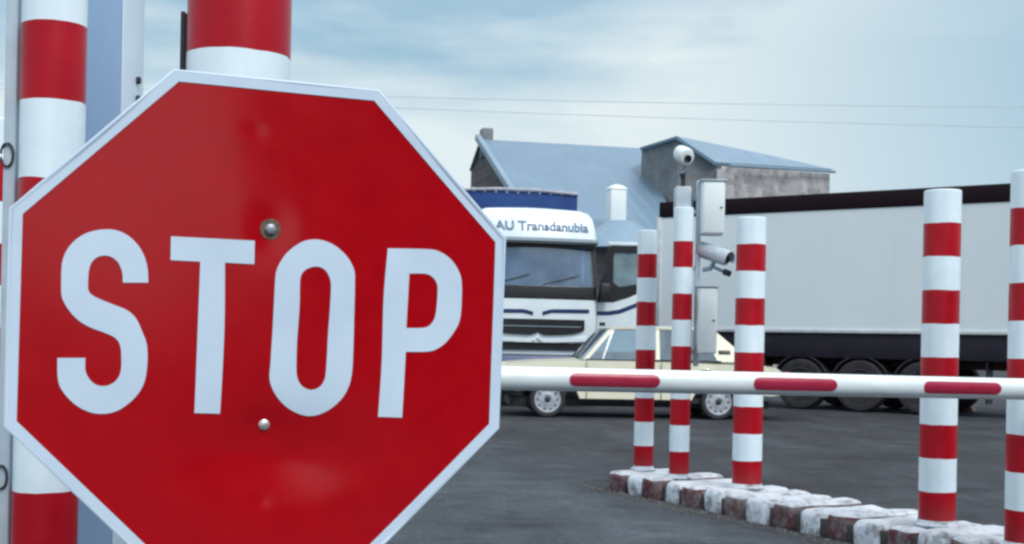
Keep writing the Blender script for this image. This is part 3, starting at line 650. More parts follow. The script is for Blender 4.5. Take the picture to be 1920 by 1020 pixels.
# ---------------------------------------------------------------- stop sign
LET = {'S':[[(-0.3642,0.0925),(-0.3618,0.1065),(-0.3561,0.1207),(-0.3443,0.137),(-0.3272,0.1501),(-0.3097,0.1567),(-0.2948,0.1595),(-0.2788,0.1595),(-0.2634,0.1548),(-0.2487,0.1453),(-0.2357,0.1309),(-0.2261,0.1126),(-0.2209,0.092),(-0.2193,0.0694),(-0.2623,0.0675),(-0.2641,0.0862),(-0.2708,0.1018),(-0.2809,0.1107),(-0.2926,0.1138),(-0.3058,0.1103),(-0.3152,0.1005),(-0.3196,0.0854),(-0.3203,0.0649),(-0.32,0.0546),(-0.3163,0.0464),(-0.3046,0.039),(-0.2794,0.0292),(-0.2549,0.0198),(-0.2383,0.0053),(-0.2267,-0.0189),(-0.2193,-0.0376),(-0.2168,-0.0622),(-0.2178,-0.0897),(-0.2225,-0.1122),(-0.2342,-0.1327),(-0.25,-0.1485),(-0.2671,-0.1595),(-0.2845,-0.1639),(-0.3023,-0.1636),(-0.3192,-0.1581),(-0.3371,-0.1471),(-0.3528,-0.1305),(-0.3618,-0.1158),(-0.3656,-0.0983),(-0.3668,-0.0677),(-0.321,-0.0666),(-0.3204,-0.0881),(-0.3159,-0.0992),(-0.3087,-0.1084),(-0.2984,-0.1143),(-0.2859,-0.115),(-0.2736,-0.1097),(-0.2652,-0.1001),(-0.2612,-0.0868),(-0.2609,-0.0685),(-0.2628,-0.0473),(-0.2671,-0.0361),(-0.2759,-0.0279),(-0.2922,-0.0209),(-0.3149,-0.0128),(-0.3325,-0.0026),(-0.3451,0.0094),(-0.3555,0.0234),(-0.3628,0.0398),(-0.3643,0.0629)]],'T':[[(-0.1829,0.1538),(-0.0353,0.1542),(-0.0349,0.1113),(-0.0873,0.1116),(-0.0845,-0.0096),(-0.0868,-0.1627),(-0.1325,-0.1616),(-0.1315,-0.0111),(-0.1307,0.1112),(-0.1825,0.1114)]],'O':[[(0.0023,-0.0049),(0.004,0.0912),(0.0083,0.11),(0.0213,0.1323),(0.0379,0.1483),(0.0549,0.1587),(0.0746,0.1628),(0.0936,0.1609),(0.114,0.1525),(0.1343,0.1362),(0.1476,0.1169),(0.1523,0.0981),(0.1536,-0.0),(0.1537,-0.0623),(0.1517,-0.0924),(0.1453,-0.1156),(0.1318,-0.1368),(0.1122,-0.154),(0.0931,-0.1632),(0.0776,-0.1658),(0.0596,-0.163),(0.0385,-0.1528),(0.0203,-0.1372),(0.0069,-0.1177),(-0.0001,-0.0972),(0.0005,-0.0697)],[(0.0762,0.1124),(0.0625,0.1078),(0.0529,0.0989),(0.0494,0.0854),(0.05,0.0351),(0.0477,-0.0271),(0.0484,-0.0805),(0.0514,-0.0962),(0.0598,-0.1095),(0.0759,-0.1166),(0.0913,-0.1119),(0.1008,-0.099),(0.1037,-0.0793),(0.1052,-0.0056),(0.1069,0.0343),(0.1075,0.0761),(0.1049,0.0919),(0.0975,0.1049),(0.0879,0.1112)]],'P':[[(0.2141,0.1541),(0.2987,0.1566),(0.3195,0.1521),(0.3393,0.1398),(0.3546,0.121),(0.363,0.0976),(0.3643,0.0471),(0.3619,0.0232),(0.357,0.0096),(0.3468,-0.0072),(0.3324,-0.0242),(0.314,-0.036),(0.2955,-0.04),(0.256,-0.0411),(0.2533,-0.167),(0.2062,-0.1658),(0.2096,-0.0574),(0.2091,0.0608)],[(0.258,0.1082),(0.288,0.1096),(0.3005,0.1061),(0.3103,0.0973),(0.3149,0.0852),(0.3149,0.0549),(0.3127,0.0307),(0.3073,0.0172),(0.2978,0.0082),(0.2833,0.0052),(0.2555,0.0043),(0.2572,0.0705)]]}
Av, Bvv, Nv = Vector((0.93950779, 0.34237424, -0.01024685)), Vector((0.01647333, -0.01528313, 0.9997475)), Vector((0.34213118, -0.93943936, -0.01999867))
sg = bpy.data.objects.new('stop_sign', None); col.objects.link(sg)
sm = Matrix((Av, Bvv, Nv)).transposed().to_4x4(); sm.translation = Vector((-0.44247853, 2.2529973, 1.2219566)); sg.matrix_world = sm
tag(sg, 'large dented red octagonal STOP sign with white border in the foreground', 'stop sign')
RI, RO = .4648, .45 / math.cos(R(22.5))
def gs(a, b, ca, cb_, sa, sb): return math.exp(-((a - ca) / sa) ** 2 - ((b - cb_) / sb) ** 2)
def dent(a, b):
    z = -.0030 * gs(a, b, -.0075, .177, .035, .04)
    sgm = 1 / (1 + math.exp(-(a + .045) / .035)); z += -.0026 * sgm * math.exp(-((b - .29) / .11) ** 2)
    z += -.0030 * gs(a, b, -.0055, -.183, .030, .03)
    z += -.0135 * gs(a, b, .020, -.235, .16, .080)
    z += -.0014 * gs(a, b, .175, .02, .03, .02)
    z += -.0012 * gs(a, b, -.04, .355, .014, .012)
    z += -.0012 * gs(a, b, -.01, -.325, .014, .010)
    z += .0018 * math.sin(a * 7 + 1.2) * math.sin(b * 5 + .4) + .0010 * math.sin(a * 15 + b * 9)
    return z
def octR(t):                          # radius of the unit-circumradius octagon in direction t
    s = R(45); k = (t - R(22.5)) % s
    return math.cos(s / 2) / math.cos(k - s / 2)
def ring_mesh(r0, r1, n_r, zoff, seg=192):
    b = MB(); rings = []
    for i in range(n_r + 1):
        r = r0 + (r1 - r0) * i / n_r
        rg_ = []
        if r < 1e-6:
            rings.append([b.bm.verts.new((0, 0, dent(0, 0) + zoff))]); continue
        for k in range(seg):
            t = 2 * math.pi * k / seg + R(22.5); q = r * octR(t)
            x, y = q * math.cos(t), q * math.sin(t)
            rg_.append(b.bm.verts.new((x, y, dent(x, y) + zoff)))
        rings.append(rg_)
    for p, q in zip(rings, rings[1:]):
        for k in range(seg):
            k2 = (k + 1) % seg
            b.bm.faces.new(([p[0]] if len(p) == 1 else [p[k], p[k2]]) + [q[k2], q[k]])
    return b
b = ring_mesh(0, RI + .004, 60, 0.0)
me = bpy.data.meshes.new('panel'); bmesh.ops.recalc_face_normals(b.bm, faces=b.bm.faces[:]); b.bm.to_mesh(me); b.bm.free()
link('panel', me, M['sign_red'], sg, smooth=True)
b = ring_mesh(RI, RO - .003, 4, 0.0012)
for i in range(1): pass
b.build('border', M['sign_white'], sg, angle=60)
# rolled rim and grey back plate
b = MB(); seg = 8
pr_ = [(RO - .006, .0005), (RO - .002, .0018), (RO + .001, .0005), (RO + .001, -.026), (RO - .004, -.028)]
rings = [[b.bm.verts.new((r * math.cos(R(22.5 + 45 * k)), r * math.sin(R(22.5 + 45 * k)), z)) for k in range(8)] for r, z in pr_]
for p, q in zip(rings, rings[1:]):
    for k in range(8): b.bm.faces.new([p[k], p[(k + 1) % 8], q[(k + 1) % 8], q[k]])
b.build('rim', M['sign_white'], sg)
b = MB(); b.prism([((RO - .004) * math.cos(R(22.5 + 45 * k)), (RO - .004) * math.sin(R(22.5 + 45 * k))) for k in range(8)], 'z', -.0255, -.0275); b.build('back_plate', M['galv'], sg)
def smooth_poly(pts):
    n = len(pts); out = []
    P = [Vector(p) for p in pts]
    def turn(i):
        a = P[i] - P[i - 1]; c = P[(i + 1) % n] - P[i]
        return abs(a.angle_signed(c)) if a.length > 0 and c.length > 0 else 0
    for i in range(n):
        p0, p1, p2, p3 = P[i - 1], P[i], P[(i + 1) % n], P[(i + 2) % n]
        out.append(p1)
        c1, c2 = turn(i) > R(48), turn((i + 1) % n) > R(48)
        if c1 and c2: continue
        m1 = (p2 - p0) * .5 if not c1 else (p2 - p1); m2 = (p3 - p1) * .5 if not c2 else (p2 - p1)
        ln = (p2 - p1).length
        for m_ in (m1, m2):
            if m_.length > ln * 1.2: m_ *= ln * 1.2 / m_.length
        for k in (1, 2, 3):
            t = k / 4
            out.append(p1 * (2*t**3-3*t**2+1) + m1 * (t**3-2*t**2+t) + p2 * (-2*t**3+3*t**2) + m2 * (t**3-t**2))
    return out
for ch in 'STOP':
    cu = bpy.data.curves.new('letter', 'CURVE'); cu.dimensions = '2D'; cu.fill_mode = 'BOTH'
    for pl in LET[ch]:
        pts = smooth_poly(pl)
        s_ = cu.splines.new('POLY'); s_.points.add(len(pts) - 1)
        for q, p in zip(s_.points, pts): q.co = (p.x, p.y, 0, 1)
        s_.use_cyclic_u = True
    o = bpy.data.objects.new('tmp', cu); col.objects.link(o); C.view_layer.update()
    me = bpy.data.meshes.new_from_object(o.evaluated_get(C.evaluated_depsgraph_get())); bpy.data.objects.remove(o)
    bm = bmesh.new(); bm.from_mesh(me)
    for v in bm.verts: v.co.z = 0
    bmesh.ops.remove_doubles(bm, verts=bm.verts[:], dist=1e-5)
    for it in range(4):
        es = [e for e in bm.edges if e.calc_length() > .02]
        if not es: break
        bmesh.ops.subdivide_edges(bm, edges=es, cuts=1)
        bmesh.ops.triangulate(bm, faces=bm.faces[:])
    for f in bm.faces:
        if f.normal.z < 0: f.normal_flip()
    for v in bm.verts: v.co.z = dent(v.co.x, v.co.y) + .0012
    bm.to_mesh(me); bm.free(); me.materials.clear()
    link('letter', me, M['sign_white'], sg, smooth=True)
for (x, y), m_, r in (((-.0075, .177), 'rust', .013), ((-.0055, -.183), 'bolt', .010)):
    zb = dent(x, y)
    if m_ == 'rust':
        wsh = MB().lathe([(.019, 0), (.019, .002), (.008, .003)], T=TL(x, y, zb + .0005), seg=28).build('washer', M['rust'], sg)
        MB().lathe([(.010, .003), (.010, .008), (.007, .010), (0, .0105)], T=TL(x, y, zb), seg=6).build('bolt_head', M['galv'], sg)
    else:
        MB().lathe([(.0105, 0), (.0098, .003), (.006, .0058), (0, .0066)], T=TL(x, y, zb), seg=24).build('bolt_head', M['bolt'], sg)
# clamps from the back plate to the post
for zc in (.177, -.183):
    c0 = sm @ Vector((-.0065, zc, -.018)); c1 = Vector((-.590 + .03, 2.60 - .10, c0.z))
    inv = sm.inverted()
    MB().tube([inv @ c0, inv @ c1], .012, 10).build('stay', M['galv'], sg)
    MB().lathe([(.1125, -.02), (.1125, .02), (.108, .02), (.108, -.02)], T=inv @ TL(-.590, 2.60, c0.z), cap=False).build('clamp', M['galv'], sg)

# ---------------------------------------------------------------- wheels
def wheel(parent, x, y, r, wd, side, rimm, name='wheel', dusty=False, style='steel'):
    """wheel on an axle along local Y; side = -1 faces -Y."""
    T = TL(x, y, r) @ RX(R(90) if side < 0 else R(-90))
    e = MB(); h = wd / 2; rr = r * (.72 if style == 'steel' else .64)
    e.lathe([(rr, -h), (r * .93, -h), (r * .985, -h * .8), (r, -h * .5), (r, h * .5), (r * .985, h * .8), (r * .93, h), (r * .80, h * 1.04), (rr * 1.02, h * .95), (rr, h * .8)], T=T, seg=48)
    w_ = e.build(name, M['dusty_rubber'] if dusty else M['rubber'], parent, angle=35)
    e = MB()
    if style == 'steel':
        e.lathe([(rr * 1.0, h * .75), (rr * 1.02, h * .98), (rr * .94, h * 1.0), (rr * .88, h * .86), (rr * .66, h * .82), (rr * .50, h * .95), (rr * .34, h * 1.0), (rr * .30, h * .85), (0, h * .88)], T=T, seg=40)
        rm = e.build('rim', rimm, w_, angle=30)
        e = MB(); e.lathe([(rr * .24, h * .7), (rr * .22, h * 1.02), (rr * .12, h * 1.1), (0, h * 1.12)], T=T, seg=24); e.build('hub_cap', M['dark'], w_)
        for k in range(10):
            a = k * math.pi / 5
            MB().lathe([(rr * .075, 0), (rr * .075, .012)], T=T @ TL(rr * .76 * math.cos(a), rr * .76 * math.sin(a), h * .83), seg=10).build('vent_hole', M['dark'], w_)
    else:
        e.lathe([(rr, h * .3), (rr * 1.02, h * .95), (rr * .95, h * .98), (rr * .85, h * .3), (rr * .5, h * .1), (rr * .42, h * .75), (rr * .3, h * .8), (0, h * .8)], T=T, seg=32)
        e.build('rim', rimm, w_, angle=30)
    return w_

# ---------------------------------------------------------------- cream saloon, facing left
car = empty('saloon_car', (1.93, 20.75, 0), R(4)); tag(car, 'cream four door saloon car standing side-on in front of the white truck', 'car')
WR = .292
def arch(cx, r, n=10): return [(cx + r * math.cos(t), WR + r * math.sin(t)) for t in [math.pi * k / n for k in range(n + 1)]]
low = [(-1.95, .43), (-2.22, .50), (-2.25, .62), (-2.21, .80), (-2.12, .88), (-1.6, .925), (-.80, .965), (0, .965), (1.2, .945), (1.95, .925), (2.45, .875), (2.56, .80), (2.58, .55), (2.52, .42), (2.35, .40)]
low += [(x, z) for x, z in arch(1.40, .42) if z > .36]
low += [(.95, .315), (-.88, .315)]
low += [(x, z) for x, z in arch(-1.36, .45) if z > .36]
b = MB(); b.prism(low, 'y', -.89, .89)
bmesh.ops.subdivide_edges(b.bm, edges=[e for e in b.bm.edges if abs(e.verts[0].co.y - e.verts[1].co.y) > 1], cuts=7)
for v in b.bm.verts:
    t = abs(v.co.y) / .89; zf = max(0, (v.co.z - .58) / .38)
    nf = max(0, (abs(v.co.x) - 1.9) / .65)
    v.co.y *= 1 - .05 * zf ** 2 - .07 * nf ** 2 - .02 * max(0, (.5 - v.co.z) / .3)
    v.co.z -= .035 * t ** 3 * (1 if v.co.z > .8 else 0)
    v.co.x -= math.copysign(.07 * t ** 3 * min(1, nf * 2), v.co.x)
b.build('body', M['car'], car, angle=28)
# greenhouse
def gh(y_s, inset=0.0, z0=.93, z1=1.47):
    pass
G0 = dict(xf=-.80, xr=1.93, yw=.80, z=.945); G1 = dict(xf=-.34, xr=1.30, yw=.63, z=1.465)
def gpt(fx, sy, fz):
    xf = G0['xf'] + (G1['xf'] - G0['xf']) * fz; xr = G0['xr'] + (G1['xr'] - G0['xr']) * fz
    yw = G0['yw'] + (G1['yw'] - G0['yw']) * fz; z = G0['z'] + (G1['z'] - G0['z']) * fz
    return Vector((xf + (xr - xf) * fx, sy * yw, z))
b = MB(); b.hull([gpt(fx, sy, fz) for fx in (0, 1) for sy in (-1, 1) for fz in (0, 1)])
gl_o = b.mesh('windows', 20)
bm = bmesh.new(); bm.from_mesh(gl_o); bmesh.ops.delete(bm, geom=[f for f in bm.faces if abs(f.normal.z) > .95], context='FACES'); bm.to_mesh(gl_o); bm.free()
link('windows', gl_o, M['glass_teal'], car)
b = MB(); prof_r = []
b.bm.free(); b.bm = bmesh.new()
nx, ny = 10, 10; grid = []
for i in range(nx + 1):
    row = []
    for j in range(ny + 1):
        fx, fy = i / nx, j / ny * 2 - 1
        p0_, p1_ = G1['xf'] - .05, G1['xr'] + .07
        x = p0_ + (p1_ - p0_) * fx; y = fy * .655
        z = 1.468 + .05 * (1 - (2 * fx - 1) ** 4) * (1 - .75 * fy ** 4)
        row.append(b.bm.verts.new((x, y, z)))
    grid.append(row)
for i in range(nx):
    for j in range(ny): b.bm.faces.new([grid[i][j], grid[i + 1][j], grid[i + 1][j + 1], grid[i][j + 1]])
bmesh.ops.recalc_face_normals(b.bm, faces=b.bm.faces[:]); bmesh.ops.solidify(b.bm, geom=b.bm.faces[:], thickness=.03)
b.build('roof', M['car'], car, angle=50)
def pillar(fx0b, fx1b, fx0t, fx1t, s, m_='car', nm='pillar', pad=.012):
    b = MB(); o_ = Vector((0, s * pad, 0)); i_ = Vector((0, -s * .03, 0))
    b.hull([gpt(f, s, z) + q for f, z in ((fx0b, 0), (fx1b, 0), (fx0t, 1), (fx1t, 1)) for q in (o_, i_)])
    return b.build(nm, M[m_], car)
for s in (-1, 1):
    pillar(-.012, .018, -.02, .03, s); pillar(.425, .452, .44, .475, s); pillar(.80, 1.012, .90, 1.03, s)
    pillar(.10, .11, .0, .03, s, 'chrome', 'quarter_window_frame', .008)
    b = MB(); b.hull([gpt(f, s, 0) + Vector((0, s * a, dz)) for f in (0, .82) for a in (.0, .02) for dz in (-.01, .018)]); b.build('window_sill_trim', M['chrome'], car)
    vt = MB(); q = gpt(.905, s, .30); vt.box(-.11, .09, -.012, .012, -.035, .035, T=TL(q.x, q.y + s * .012, q.z) @ RX(R(-19) * -s) , bev=.01); vt.build('vent_grille', M['black'], car)
b = MB(); b.hull([gpt(f, sy, fz) + Vector((-.012, 0, 0)) for f in (0, .006) for sy in (-.93, .93) for fz in (.06, .95)] + [gpt(0, sy, fz) + Vector((-.10, 0, 0)) for sy in (-.62, .62) for fz in (.06, .95)]); b.build('windscreen', M['windscreen_dark'], car)
# windscreen frame (dark rubber with wiper) and header
b = MB(); b.hull([gpt(-.0, sy, fz) + Vector((-.02 + k * .03, 0, -.0)) for sy in (-1, 1) for fz in (0, .10) for k in (0, 1)]); b.build('windscreen_seal', M['dark'], car)
b = MB(); b.tube([gpt(0, -.9, .02) + Vector((-.02, 0, .02)), gpt(0, -.35, .55) + Vector((-.03, 0, 0))], .01, 6); b.build('wiper', M['dark'], car)
b = MB(); b.hull([gpt(-.035, s_, z_) + Vector((0, 0, 0)) for s_ in (-.97,) for z_ in (0, .97)] + [gpt(-.01, s_, z_) for s_ in (-1.01, ) for z_ in (0, .97)] + [gpt(-.02, -.90, z_) for z_ in (0, .97)]); b.build('windscreen_pillar_trim', M['truck_grey'], car)
for s in (-1, 1):
    for x in (-1.40, 1.40): wheel(car, x, s * .76, WR, .19, s, M['rim'])
    for x0, x1 in ((-.78, .40), (.44, 1.30)):
        b = MB(); b.box(x0, x0 + .006, -.01, .01, .30, .92, T=TL(0, s * .889, 0)); b.build('door_seam', M['dark'], car)
        b = MB(); b.box(x1 - .20, x1 - .06, -.02, .02, .80, .825, T=TL(0, s * .885, 0), bev=.006); b.build('door_handle', M['chrome'], car)
    b = MB(); b.box(-2.1, 2.4, -.006, .006, .60, .615, T=TL(0, s * .893, 0)); b.build('side_trim', M['chrome'], car)
    b = MB(); b.lathe([(.0, .0), (.085, .0), (.085, .03), (.05, .05), (0, .055)], T=TL(-2.22, s * .62, .68) @ RY(R(-90)), seg=24); b.build('headlight', M['lamp'], car)
    b = MB(); b.box(2.53, 2.60, -.09, .09, .58, .80, T=TL(0, s * .68, 0), bev=.01); b.build('tail_light', M['redlamp'], car)
MB().box(-2.36, -2.27, -.86, .86, .40, .52, bev=.02).build('front_bumper', M['chrome'], car)
MB().box(2.60, 2.68, -.86, .86, .40, .52, bev=.02).build('rear_bumper', M['chrome'], car)
MB().box(-2.28, -2.24, -.45, .45, .56, .76, bev=.01).build('radiator_grille', M['chrome'], car)
for x, s in ((-.05, -1), (-.05, 1), (.95, 0)):
    b = MB()
    w2 = .26 if s else .62
    b.box(x, x + .5, s * .36 - w2, s * .36 + w2, .35, .62, bev=.05); b.box(x + .42, x + .56, s * .36 - w2, s * .36 + w2, .55, 1.18, bev=.05); b.build('seat', M['seat'], car)
MB().box(-.9, 1.9, -.78, .78, .26, .34).build('floor_pan', M['dark'], car)
MB().box(-2.0, 2.3, -.6, .6, .18, .3).build('underbody', M['dark'], car)
b = MB(); b.tube([(-.30 + .0, .36 + .17 * math.cos(t), .95 + .17 * math.sin(t)) for t in [2 * math.pi * k / 24 for k in range(25)]], .012, 6); b.build('steering_wheel', M['black'], car)

# ---------------------------------------------------------------- white truck with blue tarpaulin body
TA = R(10)
tr = empty('truck', (.47, 22.95, 0), TA); tr.scale = (1, 1, 1.036); tag(tr, 'white cab-over truck with open door and blue tarpaulin body facing the viewer', 'truck')
def plan(w_, d0, d1, rc, n=5, bow=.10):
    """front edge bowed, rounded front corners; returns points in x,y; front at y=d0."""
    pts = [(w_, d1), (-w_, d1)]
    for k in range(n + 1):
        a = math.pi + math.pi / 2 * k / n; pts.append((-w_ + rc + rc * math.cos(a), d0 + bow + rc + rc * math.sin(a)))
    for k in range(1, 6):
        x = (-w_ + rc) + 2 * (w_ - rc) * k / 6; pts.append((x, d0 + bow * (x / (w_ - rc)) ** 2))
    for k in range(n + 1):
        a = -math.pi / 2 + math.pi / 2 * k / n; pts.append((w_ - rc + rc * math.cos(a), d0 + bow + rc + rc * math.sin(a)))
    return pts
def loft(levels, name, m, parent, cap=True, angle=35):
    b = MB(); rings = [[b.bm.verts.new((x, y, z)) for x, y in pts] for z, pts in levels]
    for p, q in zip(rings, rings[1:]):
        for k in range(len(p)): b.bm.faces.new([p[k], p[(k + 1) % len(p)], q[(k + 1) % len(q)], q[k]])
    if cap: b.bm.faces.new(list(reversed(rings[0]))); b.bm.faces.new(rings[-1])
    return b.build(name, m, parent, angle=angle)
HW = 1.19
loft([(.95, plan(HW, .10, 1.95, .16)), (1.22, plan(HW, .04, 1.95, .16)), (1.60, plan(HW, .0, 1.95, .16)), (1.98, plan(HW, .02, 1.95, .16))], 'cab', M['truck_white'], tr)
loft([(.38, plan(HW, .06, 1.2, .18)), (.50, plan(HW + .01, .0, 1.2, .18)), (.80, plan(HW + .01, -.02, 1.2, .18)), (.93, plan(HW, .02, 1.2, .18))], 'bumper', M['bumper_blue'], tr)
loft([(1.955, plan(HW - .005, .015, .3, .15)), (2.02, plan(HW + .004, .01, .3, .15)), (2.19, plan(HW + .002, .035, .3, .15)), (2.20, plan(HW - .02, .06, .3, .15))], 'windscreen_sill', M['black'], tr)
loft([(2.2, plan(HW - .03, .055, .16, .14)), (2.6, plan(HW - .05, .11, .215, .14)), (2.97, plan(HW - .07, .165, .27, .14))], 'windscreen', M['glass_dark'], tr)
b = MB(); # cab rear, sides, pillars behind the glass
b.box(-HW + .02, -HW + .07, .42, 1.95, 1.98, 3.0); b.box(-HW + .02, HW - .02, 1.90, 1.95, 1.98, 3.0)
b.box(HW - .07, HW - .02, 1.25, 1.90, 1.98, 3.0); b.build('cab_shell', M['truck_white'], tr)
b = MB()
for s in (-1, 1):
    b.hull([(s * (HW + q - (.05 * t)), y + .11 * t, 2.19 + t * .80) for t in (0, 1) for q in (.0, -.09) for y in (.15, .30)])
b.hull([(x, .02 + .09 + dy + .0 + .075 * (x / HW) ** 2 * 0, z) for x in (-HW + .08, HW - .08) for z in (2.90, 2.99) for dy in (.02, .12)])
b.build('windscreen_frame', M['black'], tr)
loft([(2.965, plan(HW - .02, -.02, 1.95, .15)), (3.0, plan(HW - .01, -.09, 1.95, .15)), (3.05, plan(HW - .01, -.08, 1.95, .15)), (3.07, plan(HW - .02, .02, 1.95, .15))], 'sun_visor', M['truck_grey'], tr)
lv = []
for z, wd_, d0 in ((3.07, HW - .01, .02), (3.25, HW - .03, .06), (3.45, HW - .06, .16), (3.56, HW - .12, .27), (3.63, HW - .25, .45), (3.67, HW - .5, .72)):
    lv.append((z, plan(wd_, d0, 1.95, .16, bow=.14)))
loft(lv, 'wind_deflector', M['truck_white'], tr, angle=50)
me = text_mesh('LAU Transdanubia', .245, .004, sx=1.04)
for v in me.vertices:
    x, zz, ex = v.co.x + .03, 3.20 + v.co.y * .97, v.co.z
    d0 = .02 + .04 * (zz - 3.07) / .18 if zz < 3.25 else .06 + .10 * (zz - 3.25) / .20
    v.co = Vector((x, d0 + .14 * (x / (HW - .19)) ** 2 - .008 - ex, zz))
to = link('lettering', me, M['text_blue'], tr)
# dashboard, seats, curtains seen through the glass
MB().box(-HW + .1, HW - .1, .2, .75, 1.95, 2.26, bev=.05).build('dashboard', M['dark'], tr)
for x in (-.65, .65):
    b = MB(); b.box(x - .27, x + .27, 1.0, 1.55, 1.9, 2.1, bev=.05); b.box(x - .25, x + .25, 1.45, 1.62, 2.05, 2.75, bev=.06); b.build('seat', M['seat'], tr)
b = MB(); b.prism([(-HW + .12, 2.05), (-HW + .5, 2.05), (-HW + .75, 2.95), (-HW + .12, 2.95)], 'y', 1.0, 1.04)
b.prism([(HW - .3, 2.05), (HW - .12, 2.05), (HW - .12, 2.95), (HW - .18, 2.95)], 'y', 1.0, 1.04); b.build('cab_curtain', M['curtain'], tr)
for x0, x1 in ((-.85, -.15), (.1, .8)):
    b = MB(); b.tube([(x0, .055, 2.215), (x1, .075, 2.40)], .012, 6); b.build('wiper', M['black'], tr)
# grille recess and lip
def front_strip(zpts, name, m, proud=.012, th=.02, base=0.0):
    """closed outline in x,z laid on the bowed front; top and bottom polylines share x."""
    b = MB(); fr_, bk_ = [], []
    for x, zt, zb in zpts:
        y = base - proud + .10 * (x / (HW - .16)) ** 2
        fr_.append((b.bm.verts.new((x, y, zt)), b.bm.verts.new((x, y, zb)))); bk_.append((b.bm.verts.new((x, y + th + proud, zt)), b.bm.verts.new((x, y + th + proud, zb))))
    for k in range(len(fr_) - 1):
        a, c = fr_[k], fr_[k + 1]; d, e_ = bk_[k], bk_[k + 1]
        b.bm.faces.new([a[0], a[1], c[1], c[0]]); b.bm.faces.new([d[0], e_[0], e_[1], d[1]])
        b.bm.faces.new([a[0], c[0], e_[0], d[0]]); b.bm.faces.new([a[1], d[1], e_[1], c[1]])
    for a, d in ((fr_[0], bk_[0]), (fr_[-1], bk_[-1])): b.bm.faces.new([a[0], d[0], d[1], a[1]])
    return b.build(name, m, tr)
def lerp(a, b_, t): return a + (b_ - a) * t
gz = []
for k in range(25):
    x = -.92 + 1.84 * k / 24; q = abs(x) / .92
    gz.append((x, 1.59, 1.345 - .05 * (1 - q ** 2) + .06 * q ** 8 + (.06 * max(0, 1 - abs(x) / .12))))
front_strip(gz, 'grille', M['black'], .035, base=.02)
for zz in (1.46,):
    front_strip([(-.85 + 1.7 * k / 12, zz + .008, zz - .008) for k in range(13)], 'grille_bar', M['truck_grey'], .045, base=.02)
front_strip([(-.97 + 1.94 * k / 16, 1.27 - .03 * math.cos(math.pi * (k / 16 - .5)), 1.20 - .03 * math.cos(math.pi * (k / 16 - .5))) for k in range(17)], 'grille_lip', M['truck_white'], .05, base=.04)
front_strip([(-1.0 + 2.0 * k / 16, 1.165, 1.03) for k in range(17)], 'lower_intake', M['black'], .006, base=.06)
b = MB(); b.prism([(-.10, 1.20), (0, 1.33), (.10, 1.20), (.05, 1.20), (0, 1.265), (-.05, 1.20)], 'y', -.05, -.03); b.build('badge', M['box_white'], tr)
# navy stripe
def zs(x): return 1.735 + .02 * (x / HW) - .075 * max(0, 1 - abs(x) / .28) ** 1.2
front_strip([(x, zs(x) + .035, zs(x) - .035) for x in [-1.05 + k * .04 for k in range(25)]], 'navy_stripe', M['navy'], .004)
front_strip([(x, zs(x) + .035, zs(x) - .035) for x in [.09 + k * .04 for k in range(24)]], 'navy_stripe', M['navy'], .004)
for s in (-1, 1):
    b = MB(); b.box(-.2, .2, -.03, .06, .58, .82, T=TL(s * .85, .02, 0), bev=.04); b.build('headlight', M['lamp'], tr)
# open door seen face-on at the right
dr = empty('x', (0, 0, 0)); bpy.data.objects.remove(dr)
DT = TL(HW + .02, .30, 0) @ RZ(R(-6))
b = MB(); b.prism([(0, 1.02), (.98, 1.02), (.98, 2.20), (.62, 2.02), (.30, 1.93), (0, 1.93)], 'y', -.03, .03, T=DT, bev=.012); door = b.build('door', M['truck_white'], tr)
b = MB()
fo = [(.30, 1.93), (.62, 2.03), (.98, 2.21), (.98, 2.98), (.26, 2.98), (.17, 2.90), (.14, 2.5), (.05, 2.35), (.0, 1.93)]
fi = [(.42, 2.22), (.90, 2.30), (.90, 2.86), (.34, 2.86), (.30, 2.80), (.30, 2.30)]
def frame_ring(b, outer, inner, y0, y1, T):
    """bridge two outlines of different length by fans via triangulated fill"""
    vs0 = [b.bm.verts.new((x, y0, z)) for x, z in outer]; vi0 = [b.bm.verts.new((x, y0, z)) for x, z in inner]
    es = [b.bm.edges.new((vs0[k], vs0[(k + 1) % len(vs0)])) for k in range(len(vs0))] + [b.bm.edges.new((vi0[k], vi0[(k + 1) % len(vi0)])) for k in range(len(vi0))]
    r = bmesh.ops.triangle_fill(b.bm, edges=es, use_beauty=True)
    fs = [f for f in r['geom'] if isinstance(f, bmesh.types.BMFace)]
    ex = bmesh.ops.extrude_face_region(b.bm, geom=fs)
    for v in [g_ for g_ in ex['geom'] if isinstance(g_, bmesh.types.BMVert)]: v.co.y = y1
    for v in b.bm.verts: v.co = T @ v.co
frame_ring(b, fo, fi, -.035, .025, DT); b.build('window_frame', M['black'], door)
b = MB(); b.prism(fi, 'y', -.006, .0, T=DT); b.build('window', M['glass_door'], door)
b = MB(); b.box(.2, .98, -.04, .03, 2.985, 3.05, T=DT, bev=.01); b.build('door_top_rail', M['truck_white'], door)
b = MB()
sp2 = [(-.0, 1.765), (.20, 1.765), (.42, 1.80), (.98, 2.02), (.98, 1.94), (.44, 1.725), (.22, 1.69), (0, 1.69)]
b.prism(sp2, 'y', -.037, -.028, T=DT); b.build('navy_stripe', M['navy'], door)
b = MB(); b.box(.05, .16, -.045, -.028, 1.5, 1.56, T=DT, bev=.005); b.build('door_handle', M['black'], door)
mr = MB(); mr.box(-.10, .10, -.08, .04, 1.93, 2.27, T=TL(HW + .12, .10, 0), bev=.03); mr.box(-.20, .1, -.01, .03, 1.98, 2.02, T=TL(HW + .10, .13, 0)); mr.build('wing_mirror', M['black'], tr)
